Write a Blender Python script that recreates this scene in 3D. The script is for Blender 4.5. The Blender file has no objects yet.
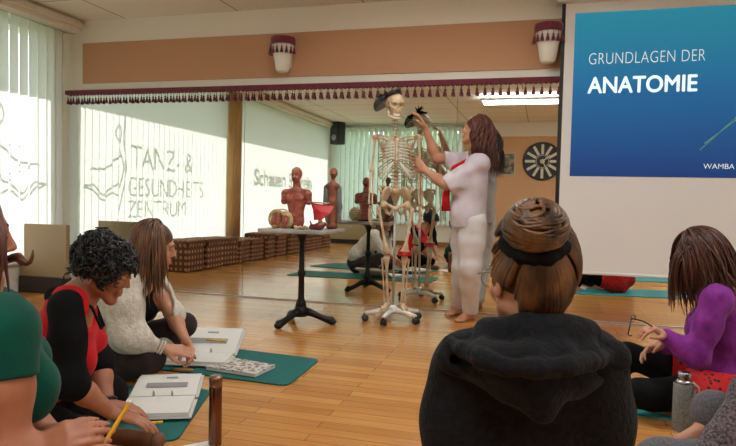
import bpy, math, random
import numpy as np
from mathutils import Vector, Matrix
random.seed(7)
rng = np.random.default_rng(7)
SC = bpy.context.scene
COL = SC.collection

# ------------------------------------------------------------------ camera
FPX = 622.0
_Y = np.array([175., 24., -FPX]); _Y /= np.linalg.norm(_Y)
_X = np.array([2224., -77., FPX]); _X -= _Y * _X.dot(_Y); _X /= np.linalg.norm(_X)
_Z = np.cross(_X, _Y)
RC = np.stack([_X, _Y, _Z])
CAM = np.array([0., 0., 1.0])
cd = bpy.data.cameras.new('camera')
cd.sensor_width = 36.0
cd.lens = FPX / 736.0 * 36.0
cd.clip_start = 0.05
co = bpy.data.objects.new('camera', cd)
COL.objects.link(co)
m4 = Matrix.Identity(4)
for i in range(3):
    for j in range(3):
        m4[i][j] = RC[i, j]
    m4[i][3] = CAM[i]
co.matrix_world = m4
SC.camera = co

# ------------------------------------------------------------------ light and exposure
SC.view_settings.view_transform = 'Standard'
SC.view_settings.look = 'None'
SC.view_settings.gamma = 1.0
SC.view_settings.exposure = 1.0
SC.view_settings.use_curve_mapping = False
W = bpy.data.worlds.new('world'); SC.world = W
W.use_nodes = True
W.node_tree.nodes['Background'].inputs['Color'].default_value = (0.80, 0.93, 1.0, 1)
W.node_tree.nodes['Background'].inputs['Strength'].default_value = 1.6
sun = bpy.data.lights.new('sun', 'SUN'); sun.energy = 4.2; sun.angle = 0.01; sun.color = (1.0, 0.98, 0.95)
so = bpy.data.objects.new('sun', sun); COL.objects.link(so)
SUN_DIR = Vector((0.76, -0.10, -0.64)).normalized()
so.rotation_euler = SUN_DIR.to_track_quat('-Z', 'Y').to_euler()
LAMP_E = 9.0          # ceiling panels

# room
XL, XR, YB, YM, ZC = -4.85, 3.6, -3.0, 5.40, 2.72

# ------------------------------------------------------------------ helpers
def pz(px, py, d):
    """world point on the ray of a photograph pixel at camera depth d"""
    return CAM + RC @ np.array([(px - 368) / FPX * d, (223 - py) / FPX * d, -d])
def ray(px, py): return RC @ np.array([px - 368., 223. - py, -FPX])
def fl(px, py, z=0.0):
    d = ray(px, py); return CAM + d * (z - CAM[2]) / d[2]
def aY(px, py, Y):
    d = ray(px, py); return CAM + d * Y / d[1]

def lin(c):
    c = c / 255.0
    return c / 12.92 if c <= 0.04045 else ((c + 0.055) / 1.055) ** 2.4
def rgb(r, g, b): return (lin(r), lin(g), lin(b), 1.0)

def mat(name, col, rough=0.6, metal=0.0, col2=None, nscale=8.0, bump=0.0, bscale=40.0, spec=None,
        stretch=None, sheen=0.0, sss=0.0, detail=3.0, alpha=None, trans=0.0, contrast=(0.35, 0.65)):
    m = bpy.data.materials.new(name); m.use_nodes = True
    nt = m.node_tree; b = nt.nodes['Principled BSDF']
    b.inputs['Base Color'].default_value = col
    b.inputs['Roughness'].default_value = rough
    b.inputs['Metallic'].default_value = metal
    if spec is not None: b.inputs['Specular IOR Level'].default_value = spec
    if sheen: b.inputs['Sheen Weight'].default_value = sheen
    if sss:
        b.inputs['Subsurface Weight'].default_value = sss
        b.inputs['Subsurface Radius'].default_value = (0.02, 0.008, 0.005)
        b.inputs['Subsurface Scale'].default_value = 0.5
    if trans: b.inputs['Transmission Weight'].default_value = trans
    tc = nt.nodes.new('ShaderNodeTexCoord'); mp = nt.nodes.new('ShaderNodeMapping')
    nt.links.new(tc.outputs['Object'], mp.inputs['Vector'])
    if stretch: mp.inputs['Scale'].default_value = stretch
    if col2 is not None:
        n = nt.nodes.new('ShaderNodeTexNoise'); n.inputs['Scale'].default_value = nscale; n.inputs['Detail'].default_value = detail
        r = nt.nodes.new('ShaderNodeValToRGB')
        r.color_ramp.elements[0].position = contrast[0]; r.color_ramp.elements[0].color = col
        r.color_ramp.elements[1].position = contrast[1]; r.color_ramp.elements[1].color = col2
        nt.links.new(mp.outputs[0], n.inputs['Vector']); nt.links.new(n.outputs['Fac'], r.inputs['Fac'])
        nt.links.new(r.outputs['Color'], b.inputs['Base Color'])
    if bump:
        n2 = nt.nodes.new('ShaderNodeTexNoise'); n2.inputs['Scale'].default_value = bscale; n2.inputs['Detail'].default_value = 4
        bp = nt.nodes.new('ShaderNodeBump'); bp.inputs['Strength'].default_value = bump; bp.inputs['Distance'].default_value = 0.01
        nt.links.new(mp.outputs[0], n2.inputs['Vector']); nt.links.new(n2.outputs['Fac'], bp.inputs['Height'])
        nt.links.new(bp.outputs['Normal'], b.inputs['Normal'])
    return m

def emat(name, col, strength):
    m = bpy.data.materials.new(name); m.use_nodes = True
    nt = m.node_tree; nt.nodes.clear()
    o = nt.nodes.new('ShaderNodeOutputMaterial'); e = nt.nodes.new('ShaderNodeEmission')
    e.inputs['Color'].default_value = col; e.inputs['Strength'].default_value = strength
    nt.links.new(e.outputs[0], o.inputs['Surface']); return m

def link_mesh(name, V, F, m, parent=None, smooth=True):
    me = bpy.data.meshes.new(name)
    me.from_pydata([tuple(map(float, v)) for v in V], [], [tuple(map(int, f)) for f in F])
    if smooth: me.polygons.foreach_set('use_smooth', [True] * len(me.polygons))
    me.materials.append(m); me.update()
    o = bpy.data.objects.new(name, me); COL.objects.link(o)
    if parent is not None: o.parent = parent
    return o

def frame(d):
    d = np.array(d, float); d /= np.linalg.norm(d) + 1e-12
    a = np.array([0, 0, 1.]) if abs(d[2]) < 0.9 else np.array([1., 0, 0])
    u = np.cross(d, a); u /= np.linalg.norm(u); v = np.cross(d, u)
    return d, u, v

class MB:
    """collects shapes; build() links them as one mesh object"""
    def __init__(s): s.V = []; s.F = []
    def add(s, V, F):
        n = len(s.V); s.V.extend([np.array(v, float) for v in V]); s.F.extend([tuple(i + n for i in f) for f in F]); return s
    def box(s, lo, hi, M=None, bev=0.0):
        x0, y0, z0 = lo; x1, y1, z1 = hi
        if bev <= 0:
            V = [(x0,y0,z0),(x1,y0,z0),(x1,y1,z0),(x0,y1,z0),(x0,y0,z1),(x1,y0,z1),(x1,y1,z1),(x0,y1,z1)]
            F = [(0,3,2,1),(4,5,6,7),(0,1,5,4),(1,2,6,5),(2,3,7,6),(3,0,4,7)]
        else:
            import bmesh
            bm = bmesh.new(); bmesh.ops.create_cube(bm, size=1.0)
            for v in bm.verts:
                v.co = ((x0+x1)/2 + v.co.x*(x1-x0), (y0+y1)/2 + v.co.y*(y1-y0), (z0+z1)/2 + v.co.z*(z1-z0))
            bmesh.ops.bevel(bm, geom=bm.edges[:], offset=bev, segments=2, affect='EDGES', profile=0.5)
            bm.verts.index_update(); V = [tuple(v.co) for v in bm.verts]; F = [tuple(v.index for v in f.verts) for f in bm.faces]; bm.free()
        if M is not None: V = [tuple(M @ Vector(v)) for v in V]
        return s.add(V, F)
    def tube(s, P, R, n=8, cap=True, flat=1.0, up=None):
        P = [np.array(p, float) for p in P]; k = len(P)
        if np.isscalar(R): R = [R] * k
        V = []; F = []; pu = None
        for i in range(k):
            d = P[min(i+1, k-1)] - P[max(i-1, 0)]
            d = d / (np.linalg.norm(d) + 1e-12)
            if pu is None:
                if up is not None:
                    u = np.array(up, float); u = u - d*u.dot(d); u /= np.linalg.norm(u)+1e-9
                else: _, u, _ = frame(d)
            else:
                u = pu - d * pu.dot(d); u /= np.linalg.norm(u) + 1e-12
            v = np.cross(d, u); pu = u
            for j in range(n):
                a = 2 * math.pi * j / n
                V.append(P[i] + R[i] * (math.cos(a) * u + math.sin(a) * v * flat))
        for i in range(k - 1):
            for j in range(n):
                F.append((i*n+j, i*n+(j+1) % n, (i+1)*n+(j+1) % n, (i+1)*n+j))
        if cap: F.append(tuple(range(n-1, -1, -1))); F.append(tuple((k-1)*n + j for j in range(n)))
        return s.add(V, F)
    def lathe(s, prof, c=(0,0,0), n=20, axis=None, cap=True):
        d, u, v = frame(axis) if axis is not None else (np.array([0,0,1.]), np.array([1.,0,0]), np.array([0,1.,0]))
        c = np.array(c, float); V = []; F = []; k = len(prof)
        for (r, z) in prof:
            for j in range(n):
                a = 2*math.pi*j/n; V.append(c + d*z + r*(math.cos(a)*u + math.sin(a)*v))
        for i in range(k-1):
            for j in range(n): F.append((i*n+j, i*n+(j+1)%n, (i+1)*n+(j+1)%n, (i+1)*n+j))
        if cap: F.append(tuple(range(n-1,-1,-1))); F.append(tuple((k-1)*n+j for j in range(n)))
        return s.add(V, F)
    def ell(s, c, r, n=14, m=9, M=None):
        V = []; F = []; c = np.array(c, float)
        for i in range(m+1):
            t = math.pi*i/m
            for j in range(n):
                a = 2*math.pi*j/n
                p = np.array([r[0]*math.sin(t)*math.cos(a), r[1]*math.sin(t)*math.sin(a), r[2]*math.cos(t)])
                if M is not None: p = M @ p
                V.append(c + p)
        for i in range(m):
            for j in range(n): F.append((i*n+j, (i+1)*n+j, (i+1)*n+(j+1)%n, i*n+(j+1)%n))
        return s.add(V, F)
    def prism(s, pts, z0, z1, M=None):
        n = len(pts); V = [(x,y,z0) for x,y in pts] + [(x,y,z1) for x,y in pts]
        F = [tuple(range(n-1,-1,-1)), tuple(range(n,2*n))] + [(i,(i+1)%n,n+(i+1)%n,n+i) for i in range(n)]
        if M is not None: V = [tuple(M @ Vector(v)) for v in V]
        return s.add(V, F)
    def build(s, name, m, parent=None, smooth=False, off=None):
        V = s.V if off is None else [v - np.array(off, float) for v in s.V]
        o = link_mesh(name, V, s.F, m, parent, smooth)
        return o

def tag(o, label=None, cat=None, group=None, kind=None):
    if label: o['label'] = label
    if cat: o['category'] = cat
    if group: o['group'] = group
    if kind: o['kind'] = kind
    return o
def thing(name, label, cat, loc=(0,0,0), rz=0.0, group=None):
    o = bpy.data.objects.new(name, None); COL.objects.link(o)
    o.empty_display_size = 0.1
    o.location = tuple(map(float, loc)); o.rotation_euler = (0, 0, rz)
    return tag(o, label, cat, group)
def dup(root, loc=None, rz=None, label=None, group=None):
    def cp(o, par):
        c = o.copy(); COL.objects.link(c)
        if par is not None: c.parent = par
        for ch in list(o.children): cp(ch, c)
        return c
    r = cp(root, None)
    if loc is not None: r.location = tuple(map(float, loc))
    if rz is not None: r.rotation_euler = (0, 0, rz)
    if label: r['label'] = label
    if group: r['group'] = group
    return r
def struct(o): o['kind'] = 'structure'; return o
def rounded(o, w=0.004, seg=2):
    b = o.modifiers.new('bevel', 'BEVEL'); b.width = w; b.segments = seg; b.limit_method = 'ANGLE'; return o
# ------------------------------------------------------------------ setting: materials
M_wall = mat('wall_paint', rgb(234, 228, 214), 0.8, bump=0.05, bscale=120)
M_peach = mat('peach_paint', rgb(190, 143, 108), 0.75, bump=0.05, bscale=120)
M_peach2 = mat('pale_peach_paint', rgb(214, 170, 128), 0.75)
M_white = mat('white_plastic', rgb(225, 223, 217), 0.4)
M_alu = mat('aluminium', rgb(190, 192, 192), 0.35, 0.9)
M_black = mat('black_plastic', rgb(22, 22, 24), 0.4)
M_grass = mat('grass', rgb(110, 130, 88), 0.9, col2=rgb(146, 164, 120), nscale=3)

def floor_mat():
    m = bpy.data.materials.new('parquet'); m.use_nodes = True
    nt = m.node_tree; b = nt.nodes['Principled BSDF']
    tc = nt.nodes.new('ShaderNodeTexCoord')
    br = nt.nodes.new('ShaderNodeTexBrick')
    br.inputs['Color1'].default_value = rgb(212, 150, 82); br.inputs['Color2'].default_value = rgb(190, 124, 62)
    br.inputs['Mortar'].default_value = rgb(118, 74, 38)
    br.inputs['Scale'].default_value = 1.0; br.inputs['Mortar Size'].default_value = 0.0015
    br.inputs['Brick Width'].default_value = 0.9; br.inputs['Row Height'].default_value = 0.075
    br.offset = 0.37; br.inputs['Bias'].default_value = -0.1
    nt.links.new(tc.outputs['Object'], br.inputs['Vector'])
    mp = nt.nodes.new('ShaderNodeMapping'); mp.inputs['Scale'].default_value = (1.2, 22, 1)
    nt.links.new(tc.outputs['Object'], mp.inputs['Vector'])
    n = nt.nodes.new('ShaderNodeTexNoise'); n.inputs['Scale'].default_value = 3.0; n.inputs['Detail'].default_value = 5
    nt.links.new(mp.outputs[0], n.inputs['Vector'])
    r = nt.nodes.new('ShaderNodeValToRGB')
    r.color_ramp.elements[0].position = 0.3; r.color_ramp.elements[0].color = (0.8, 0.78, 0.76, 1)
    r.color_ramp.elements[1].position = 0.7; r.color_ramp.elements[1].color = (1.1, 1.08, 1.05, 1)
    nt.links.new(n.outputs['Fac'], r.inputs['Fac'])
    mx = nt.nodes.new('ShaderNodeMixRGB'); mx.blend_type = 'MULTIPLY'; mx.inputs['Fac'].default_value = 0.75
    nt.links.new(br.outputs['Color'], mx.inputs['Color1']); nt.links.new(r.outputs['Color'], mx.inputs['Color2'])
    nt.links.new(mx.outputs['Color'], b.inputs['Base Color'])
    n2 = nt.nodes.new('ShaderNodeTexNoise'); n2.inputs['Scale'].default_value = 2.2
    nt.links.new(tc.outputs['Object'], n2.inputs['Vector'])
    mr = nt.nodes.new('ShaderNodeMapRange'); mr.inputs['To Min'].default_value = 0.17; mr.inputs['To Max'].default_value = 0.22
    nt.links.new(n2.outputs['Fac'], mr.inputs['Value']); nt.links.new(mr.outputs[0], b.inputs['Roughness'])
    b.inputs['Specular IOR Level'].default_value = 0.6
    bp = nt.nodes.new('ShaderNodeBump'); bp.inputs['Strength'].default_value = 0.035; bp.inputs['Distance'].default_value = 0.004
    nt.links.new(n.outputs['Fac'], bp.inputs['Height']); nt.links.new(bp.outputs['Normal'], b.inputs['Normal'])
    return m
def ceil_mat():
    m = bpy.data.materials.new('ceiling_tiles'); m.use_nodes = True
    nt = m.node_tree; b = nt.nodes['Principled BSDF']
    tc = nt.nodes.new('ShaderNodeTexCoord')
    mp = nt.nodes.new('ShaderNodeMapping'); mp.inputs['Location'].default_value = (0.35, 0.2, 0)
    nt.links.new(tc.outputs['Object'], mp.inputs['Vector'])
    br = nt.nodes.new('ShaderNodeTexBrick'); br.offset = 0.0
    br.inputs['Color1'].default_value = rgb(232, 224, 206); br.inputs['Color2'].default_value = rgb(226, 217, 198)
    br.inputs['Mortar'].default_value = rgb(150, 138, 116)
    br.inputs['Scale'].default_value = 1.0; br.inputs['Mortar Size'].default_value = 0.008
    br.inputs['Brick Width'].default_value = 1.25; br.inputs['Row Height'].default_value = 0.625
    nt.links.new(mp.outputs[0], br.inputs['Vector']); nt.links.new(br.outputs['Color'], b.inputs['Base Color'])
    b.inputs['Roughness'].default_value = 0.85
    return m
def blind_mat(name, tint, tr):
    m = bpy.data.materials.new(name); m.use_nodes = True
    nt = m.node_tree; nt.nodes.clear()
    o = nt.nodes.new('ShaderNodeOutputMaterial')
    d = nt.nodes.new('ShaderNodeBsdfDiffuse'); t = nt.nodes.new('ShaderNodeBsdfTranslucent'); mx = nt.nodes.new('ShaderNodeMixShader')
    d.inputs['Color'].default_value = tint; t.inputs['Color'].default_value = tint; mx.inputs['Fac'].default_value = tr
    nt.links.new(d.outputs[0], mx.inputs[1]); nt.links.new(t.outputs[0], mx.inputs[2]); nt.links.new(mx.outputs[0], o.inputs['Surface'])
    return m
def glass_mat():
    m = bpy.data.materials.new('window_glass'); m.use_nodes = True
    nt = m.node_tree; nt.nodes.clear()
    o = nt.nodes.new('ShaderNodeOutputMaterial')
    t = nt.nodes.new('ShaderNodeBsdfTransparent'); g = nt.nodes.new('ShaderNodeBsdfGlossy'); mx = nt.nodes.new('ShaderNodeMixShader')
    t.inputs['Color'].default_value = (0.97, 0.97, 0.96, 1); g.inputs['Roughness'].default_value = 0.0; mx.inputs['Fac'].default_value = 0.06
    nt.links.new(t.outputs[0], mx.inputs[1]); nt.links.new(g.outputs[0], mx.inputs[2]); nt.links.new(mx.outputs[0], o.inputs['Surface'])
    return m
def mirror_mat():
    m = bpy.data.materials.new('mirror'); m.use_nodes = True
    nt = m.node_tree; nt.nodes.clear()
    o = nt.nodes.new('ShaderNodeOutputMaterial'); g = nt.nodes.new('ShaderNodeBsdfGlossy')
    g.inputs['Color'].default_value = (0.86, 0.90, 0.86, 1); g.inputs['Roughness'].default_value = 0.0
    nt.links.new(g.outputs[0], o.inputs['Surface']); return m
M_floor, M_ceil, M_glass, M_mirror = floor_mat(), ceil_mat(), glass_mat(), mirror_mat()
M_blind = blind_mat('blind_fabric', (0.84, 0.82, 0.80, 1), 0.5)
M_blind2 = blind_mat('back_blind_fabric', (0.80, 0.84, 0.80, 1), 0.5)
M_tile = M_white

# ------------------------------------------------------------------ setting: shell
def bx(name, lo, hi, m, parent=None): return MB().box(lo, hi).build(name, m, parent)
struct(bx('floor', (XL-0.3, YB-0.3, -0.1), (XR+0.3, YM+0.3, 0), M_floor))
struct(bx('ceiling', (XL-0.3, YB-0.3, ZC), (XR+0.3, YM+0.3, ZC+0.15), M_ceil))
struct(bx('wall_front', (XL-0.3, YM+0.02, 0), (XR+0.3, YM+0.3, ZC), M_wall))
struct(bx('wall_right', (XR, YB, 0), (XR+0.25, YM+0.02, ZC), M_wall))
# left wall: sill, lintel, end piers around two wide windows
w = MB()
SILL, HEAD = 0.30, 2.60
wins = [(1.98, 5.26), (-2.75, 1.70)]
w.box((XL-0.22, YB, 0), (XL, YM+0.02, SILL)); w.box((XL-0.22, YB, HEAD), (XL, YM+0.02, ZC))
w.box((XL-0.22, 5.26, SILL), (XL, YM+0.02, HEAD)); w.box((XL-0.22, 1.70, SILL), (XL, 1.98, HEAD)); w.box((XL-0.22, YB, SILL), (XL, -2.75, HEAD))
struct(w.build('wall_left', M_wall))
# back wall with a window on the left part
w = MB(); bw = (-4.70, -1.74, 0.50, 2.62)
w.box((XL-0.22, YB-0.22, 0), (XR, YB, bw[2])); w.box((XL-0.22, YB-0.22, bw[3]), (XR, YB, ZC))
w.box((XL-0.22, YB-0.22, bw[2]), (bw[0], YB, bw[3])); w.box((bw[1], YB-0.22, bw[2]), (XR, YB, bw[3]))
struct(w.build('wall_back', M_wall))
struct(bx('trim_1', (-4.59, YM+0.005, 2.08), (XR, YM+0.025, 2.485), M_peach))                    # peach band over the mirror
struct(bx('trim_2', (-1.70, YB-0.005, 0.93), (XR, YB+0.012, 2.43), M_peach2))
struct(bx('trim_3', (-1.70, YB-0.005, 0.0), (XR, YB+0.03, 0.93), M_peach2))
struct(bx('trim_4', (-1.70, YB-0.005, 2.43), (XR, YB+0.10, ZC), M_wall))
# blind box along the left wall
b = MB(); b.box((XL, YB, 2.60), (XL+0.23, YM+0.02, ZC)); b.box((XL+0.23, YB, 2.64), (XL+0.27, YM+0.02, 2.69))
struct(b.build('trim_5', M_wall))
struct(bx('baseboard_back', (XL, YB, 0), (XR, YB+0.035, 0.09), mat('oak_trim', rgb(150, 100, 58), 0.5)))
struct(bx('baseboard_left', (XL, YB, 0), (XL+0.02, YM, 0.08), M_white))
# round timber post between the two left windows
M_post = mat('post_wood', rgb(196, 150, 96), 0.5, col2=rgb(176, 128, 76), nscale=6, stretch=(6, 6, 0.6))
struct(MB().lathe([(0.115, 0), (0.115, ZC-0.12)], (XL+0.13, 1.86, 0), 28).build('pillar', M_post, None, True))

def window(n, axis, a0, a1, z0, z1, mull):
    """axis 'y': window in the left wall; 'x': window in the back wall"""
    def B(mb, p0, p1, q0, q1, t0, t1):
        if axis == 'y': mb.box((XL-0.16+t0, p0, q0), (XL-0.16+t1, p1, q1))
        else: mb.box((p0, YB-0.16+t0, q0), (p1, YB-0.16+t1, q1))
    root = bpy.data.objects.new('window_%d' % n, None); COL.objects.link(root); struct(root)
    f = MB(); w_ = 0.05
    B(f, a0, a0+w_, z0, z1, 0, 0.07); B(f, a1-w_, a1, z0, z1, 0, 0.07); B(f, a0+w_, a1-w_, z0, z0+w_, 0, 0.07); B(f, a0+w_, a1-w_, z1-w_, z1, 0, 0.07)
    for k in mull: B(f, k-0.025, k+0.025, z0+w_, z1-w_, 0, 0.07)
    f.build('window_frame', M_white, root)
    g = MB(); B(g, a0+w_, a1-w_, z0+w_, z1-w_, 0.03, 0.034); g.build('pane', M_glass, root)
    s = MB()
    if axis == 'y': s.box((XL-0.20, a0, z0-0.03), (XL+0.06, a1, z0))
    else: s.box((a0, YB-0.20, z0-0.03), (a1, YB+0.06, z0))
    s.build('window_sill', M_white, root)
    return root
window(1, 'y', 1.98, 5.26, SILL, HEAD, [])
window(2, 'y', -2.75, 1.70, SILL, HEAD, [])
window(3, 'x', bw[0], bw[1], bw[2], bw[3], [-3.2])

# lettering on the outside face of the glass (readable from outside)
M_ink = mat('glass_lettering', rgb(36, 36, 40), 0.6)
def split_words(me, name, axis, gap, parent, label=None):
    """one mesh per word of a line of lettering"""
    import bmesh
    bm = bmesh.new(); bm.from_mesh(me); bm.verts.ensure_lookup_table()
    seen = {}; isl = []
    for v in bm.verts:
        if v.index in seen: continue
        st = [v]; seen[v.index] = len(isl); cur = []
        while st:
            a = st.pop(); cur.append(a.index)
            for e in a.link_edges:
                b = e.other_vert(a)
                if b.index not in seen: seen[b.index] = len(isl); st.append(b)
        isl.append(cur)
    X = [v.co[axis] for v in bm.verts]; iv = sorted((min(X[i] for i in c), max(X[i] for i in c), c) for c in isl)
    groups = []; hi = None
    for a, b, c in iv:
        if hi is None or a-hi > gap: groups.append([]); hi = b
        groups[-1] += c; hi = max(hi, b)
    bm.free(); out = []
    for g in groups:
        gs = set(g); mp_ = {}; V = []
        for i in sorted(gs): mp_[i] = len(V); V.append(me.vertices[i].co[:])
        F = [[mp_[i] for i in p.vertices] for p in me.polygons if p.vertices[0] in gs]
        o = link_mesh(name, V, F, me.materials[0], parent, False)
        if label: o['label'] = label
        out.append(o)
    return out
def glass_text(txt, y0, z, size, width, parent=None, off=-0.003):
    cu = bpy.data.curves.new('lettering', 'FONT'); cu.body = txt; cu.size = size; cu.extrude = 0.0005; cu.offset = off
    o = bpy.data.objects.new('lettering', cu); COL.objects.link(o); cu.materials.append(M_ink)
    bpy.context.view_layer.update()
    wd = o.dimensions.x
    # text x -> -Y, text y -> +Z, facing -X
    s = width / wd
    o.matrix_world = Matrix(((0, 0, -1, XL-0.135), (-s, 0, 0, y0), (0, 1, 0, z), (0, 0, 0, 1)))
    mt = o.matrix_world.copy()
    me = bpy.data.meshes.new_from_object(o); me.transform(mt)
    bpy.data.objects.remove(o)
    return split_words(me, 'lettering_word', 1, 0.085*width/len(txt)*2.2, parent)
sg = thing('window_lettering', 'dark dance centre lettering with line dancer on left window glass', 'lettering')
ZO = 0.19
for (t, y0, z, s, wd) in (('TANZ- &', 4.36, 1.26, 0.41, 1.36), ('GESUNDHEITS', 4.42, 0.92, 0.34, 1.70), ('ZENTRUM', 4.42, 0.66, 0.31, 1.25)):
    glass_text(t, y0, z + ZO, s, wd, sg)
dm = MB()
def dline(pts, r=0.010):
    # pts given in (y, z) on the glass, smoothed
    P = []
    n = len(pts)
    for i in range(n-1):
        p0, p1, p2, p3 = pts[max(i-1,0)], pts[i], pts[i+1], pts[min(i+2,n-1)]
        for t in np.linspace(0, 1, 8, endpoint=(i == n-2)):
            f = lambda k: 0.5*((2*p1[k]) + (-p0[k]+p2[k])*t + (2*p0[k]-5*p1[k]+4*p2[k]-p3[k])*t*t + (-p0[k]+3*p1[k]-3*p2[k]+p3[k])*t**3)
            P.append((XL-0.135, f(0), f(1)))
    dm.tube(P, r, 6, flat=1.0)
dline([(4.48, 2.1), (4.50, 1.75), (4.44, 1.45), (4.50, 1.2), (4.56, 0.95), (4.66, 0.62)])
dline([(4.56, 1.72), (4.64, 1.82), (4.60, 1.93), (4.54, 1.88), (4.56, 1.72)])
dline([(4.54, 1.58), (4.66, 1.52), (4.80, 1.42), (5.06, 1.40)])
dline([(5.16, 1.20), (5.0, 1.16), (4.85, 1.06), (4.72, 1.14), (4.6, 1.12)])
dline([(5.16, 1.20), (5.0, 1.22), (4.85, 1.12), (4.72, 1.20), (4.6, 1.26), (4.57, 1.48)])
dline([(4.57, 1.66), (4.50, 1.45), (4.56, 1.2)])
tag(dm.build('dancer_drawing', M_ink, sg), 'line drawing of a dancing figure')
sg2 = thing('window_lettering', 'large script-like lettering on glass of the rear left window', 'lettering')
glass_text('Schauen Sie rein', 1.05, 1.36, 0.40, 2.75, sg2, 0.008)
glass_text('wir freuen uns', 0.1, 0.96, 0.16, 1.2, sg2)

# vertical blinds
def blind(name, label, axis, a0, a1, z0, z1, m, ang, off, wid=0.127, sp=0.112):
    root = thing(name, label, 'blind', (0, 0, 0), 0)
    s = MB(); k = a0 + sp/2
    while k < a1 - 0.04:
        c, sn = math.cos(ang)*wid/2, math.sin(ang)*wid/2
        if axis == 'y': A = (XL+off+sn, k-c); B = (XL+off-sn, k+c)
        else: A = (k-c, YB+off+sn); B = (k+c, YB+off-sn)
        s.add([(*A, z0), (*B, z0), (*B, z1), (*A, z1)], [(0, 1, 2, 3)])
        k += sp
    s.build('slats', m, root)
    r = MB()
    if axis == 'y': r.box((XL+off-0.025, a0, z1), (XL+off+0.025, a1, z1+0.04))
    else: r.box((a0, YB+off-0.025, z1), (a1, YB+off+0.025, z1+0.04))
    r.build('head_rail', M_alu, root)
    return root
blind('vertical_blind', 'white sunlit vertical blind on left window beside the mirror', 'y', 1.99, 5.385, 0.305, 2.598, M_blind, math.radians(10), 0.07)
blind('vertical_blind', 'white sunlit vertical blind on left window behind the wooden post', 'y', -2.75, 1.72, 0.305, 2.598, M_blind, math.radians(10), 0.07)
blind('vertical_blind', 'greenish half-open vertical blind on back wall seen in mirror', 'x', bw[0]-0.05, bw[1]+0.05, 0.46, 2.64, M_blind2, math.radians(60), 0.09)

# outside: eave, lawn, hedges
struct(bx('roof', (XL-0.98, YB-0.8, 2.76), (XL-0.22, YM+0.8, 2.92), M_wall))
struct(bx('ground', (-16, -14, -0.35), (XL-0.3, 10, -0.25), M_grass))
struct(bx('ground', (XL-0.3, -14, -0.35), (6, YB-0.3, -0.25), M_grass))
def hedge(label, x0, x1, y0, y1, h, seed):
    r = np.random.default_rng(seed); mb = MB()
    nx = max(3, int((x1-x0)/0.6)); ny = max(3, int((y1-y0)/0.6))
    for i in range(nx):
        for j in range(ny):
            for k in range(int(h/0.6)+1):
                c = (x0+(i+.5)*(x1-x0)/nx + r.uniform(-.2,.2), y0+(j+.5)*(y1-y0)/ny+r.uniform(-.2,.2), min(h, 0.3+k*0.6)+r.uniform(-.2,.3))
                mb.ell(c, (r.uniform(.35,.55), r.uniform(.35,.55), r.uniform(.35,.55)), 8, 6)
    o = mb.build('hedge', mat('hedge_leaves', rgb(74, 104, 62), 0.8, col2=rgb(130, 156, 104), nscale=5, bump=0.8, bscale=14), None, True)
    return tag(o, label, 'hedge')
hedge('green hedge growing outside the left windows', -12.0, -11.0, -6, 9, 2.6, 3)
hedge('green hedge growing outside the back window', -8, 2, -9.0, -8.0, 2.6, 4)

# mirror panels
edges = [-4.76, -2.745, -0.735, 1.275, 3.285]
nm = ['first mirror panel from the left, reflecting the white blind lettering', 'second mirror panel, reflecting table and skeleton',
      'third mirror panel, beside the standing teacher and partly behind the screen', 'fourth mirror panel, behind the projection screen']
TILT = 0.0061
for i in range(4):
    o = MB().box((edges[i]+0.002, -0.008, 0.012), (edges[i+1]-0.002, 0, 1.995)).build('wall_mirror', M_mirror)
    o.location = (0, YM - 0.012, 0); o.rotation_euler = (-TILT, 0, 0)
    tag(o, nm[i], 'mirror', 'mirror panels along the front wall')
struct(bx('baseboard_front', (-4.76, YM-0.03, 0), (XR, YM+0.02, 0.012), M_alu))

# ceiling lights
M_lamp = emat('light_panel', (0.90, 0.96, 1.0, 1), LAMP_E)
def ceiling_light(x, y, sx, sy, label):
    r = thing('ceiling_light', label, 'light', (x, y, ZC), 0, 'ceiling light panels')
    f = MB(); t = 0.03
    f.box((-sx/2-t, -sy/2-t, -0.10), (sx/2+t, -sy/2, -0.06)); f.box((-sx/2-t, sy/2, -0.10), (sx/2+t, sy/2+t, -0.06))
    f.box((-sx/2-t, -sy/2, -0.10), (-sx/2, sy/2, -0.06)); f.box((sx/2, -sy/2, -0.10), (sx/2+t, sy/2, -0.06))
    for k in (-1, 1): f.box((k*sx*0.4-0.01, -sy/2-t, -0.06), (k*sx*0.4+0.01, -sy/2-t+0.01, 0)); f.box((k*sx*0.4-0.01, sy/2+t-0.01, -0.06), (k*sx*0.4+0.01, sy/2+t, 0))
    f.build('frame', M_white, r)
    bx('diffuser', (-sx/2, -sy/2, -0.095), (sx/2, sy/2, -0.065), M_lamp, r)
ceiling_light(-0.35, 0.35, 1.3, 0.45, 'bright ceiling light panel reflected above the standing teacher')
ceiling_light(1.9, 2.9, 1.3, 0.45, 'added fill light panel over the right side of room, out of view')  # added fill, out of view: lights screen, teacher and the woman in purple
ceiling_light(2.6, -1.5, 1.3, 0.45, 'added fill light panel by the back wall on the right, hidden behind screen')  # added fill: brightens back wall and ceiling, its reflection covered by the screen
ceiling_light(-0.9, 3.5, 1.3, 0.45, 'added unseen fill light panel in front of the mirror near skeleton')  # added fill, unseen directly and in the mirror: lifts front wall and middle floor
def downlight(x, y, label):
    r = thing('downlight', label, 'light', (x, y, ZC), 0, 'recessed ceiling downlights')
    MB().lathe([(0.05, -0.006), (0.075, -0.006), (0.075, 0.0)], n=20).build('trim_ring', M_alu, r)
    MB().lathe([(0.05, -0.004), (0.04, -0.001)], n=20).build('lamp', M_black, r)
downlight(-0.55, -0.15, 'small recessed downlight mirrored above the teacher hair')
downlight(0.12, -0.15, 'small recessed downlight mirrored beside the screen edge')
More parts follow.
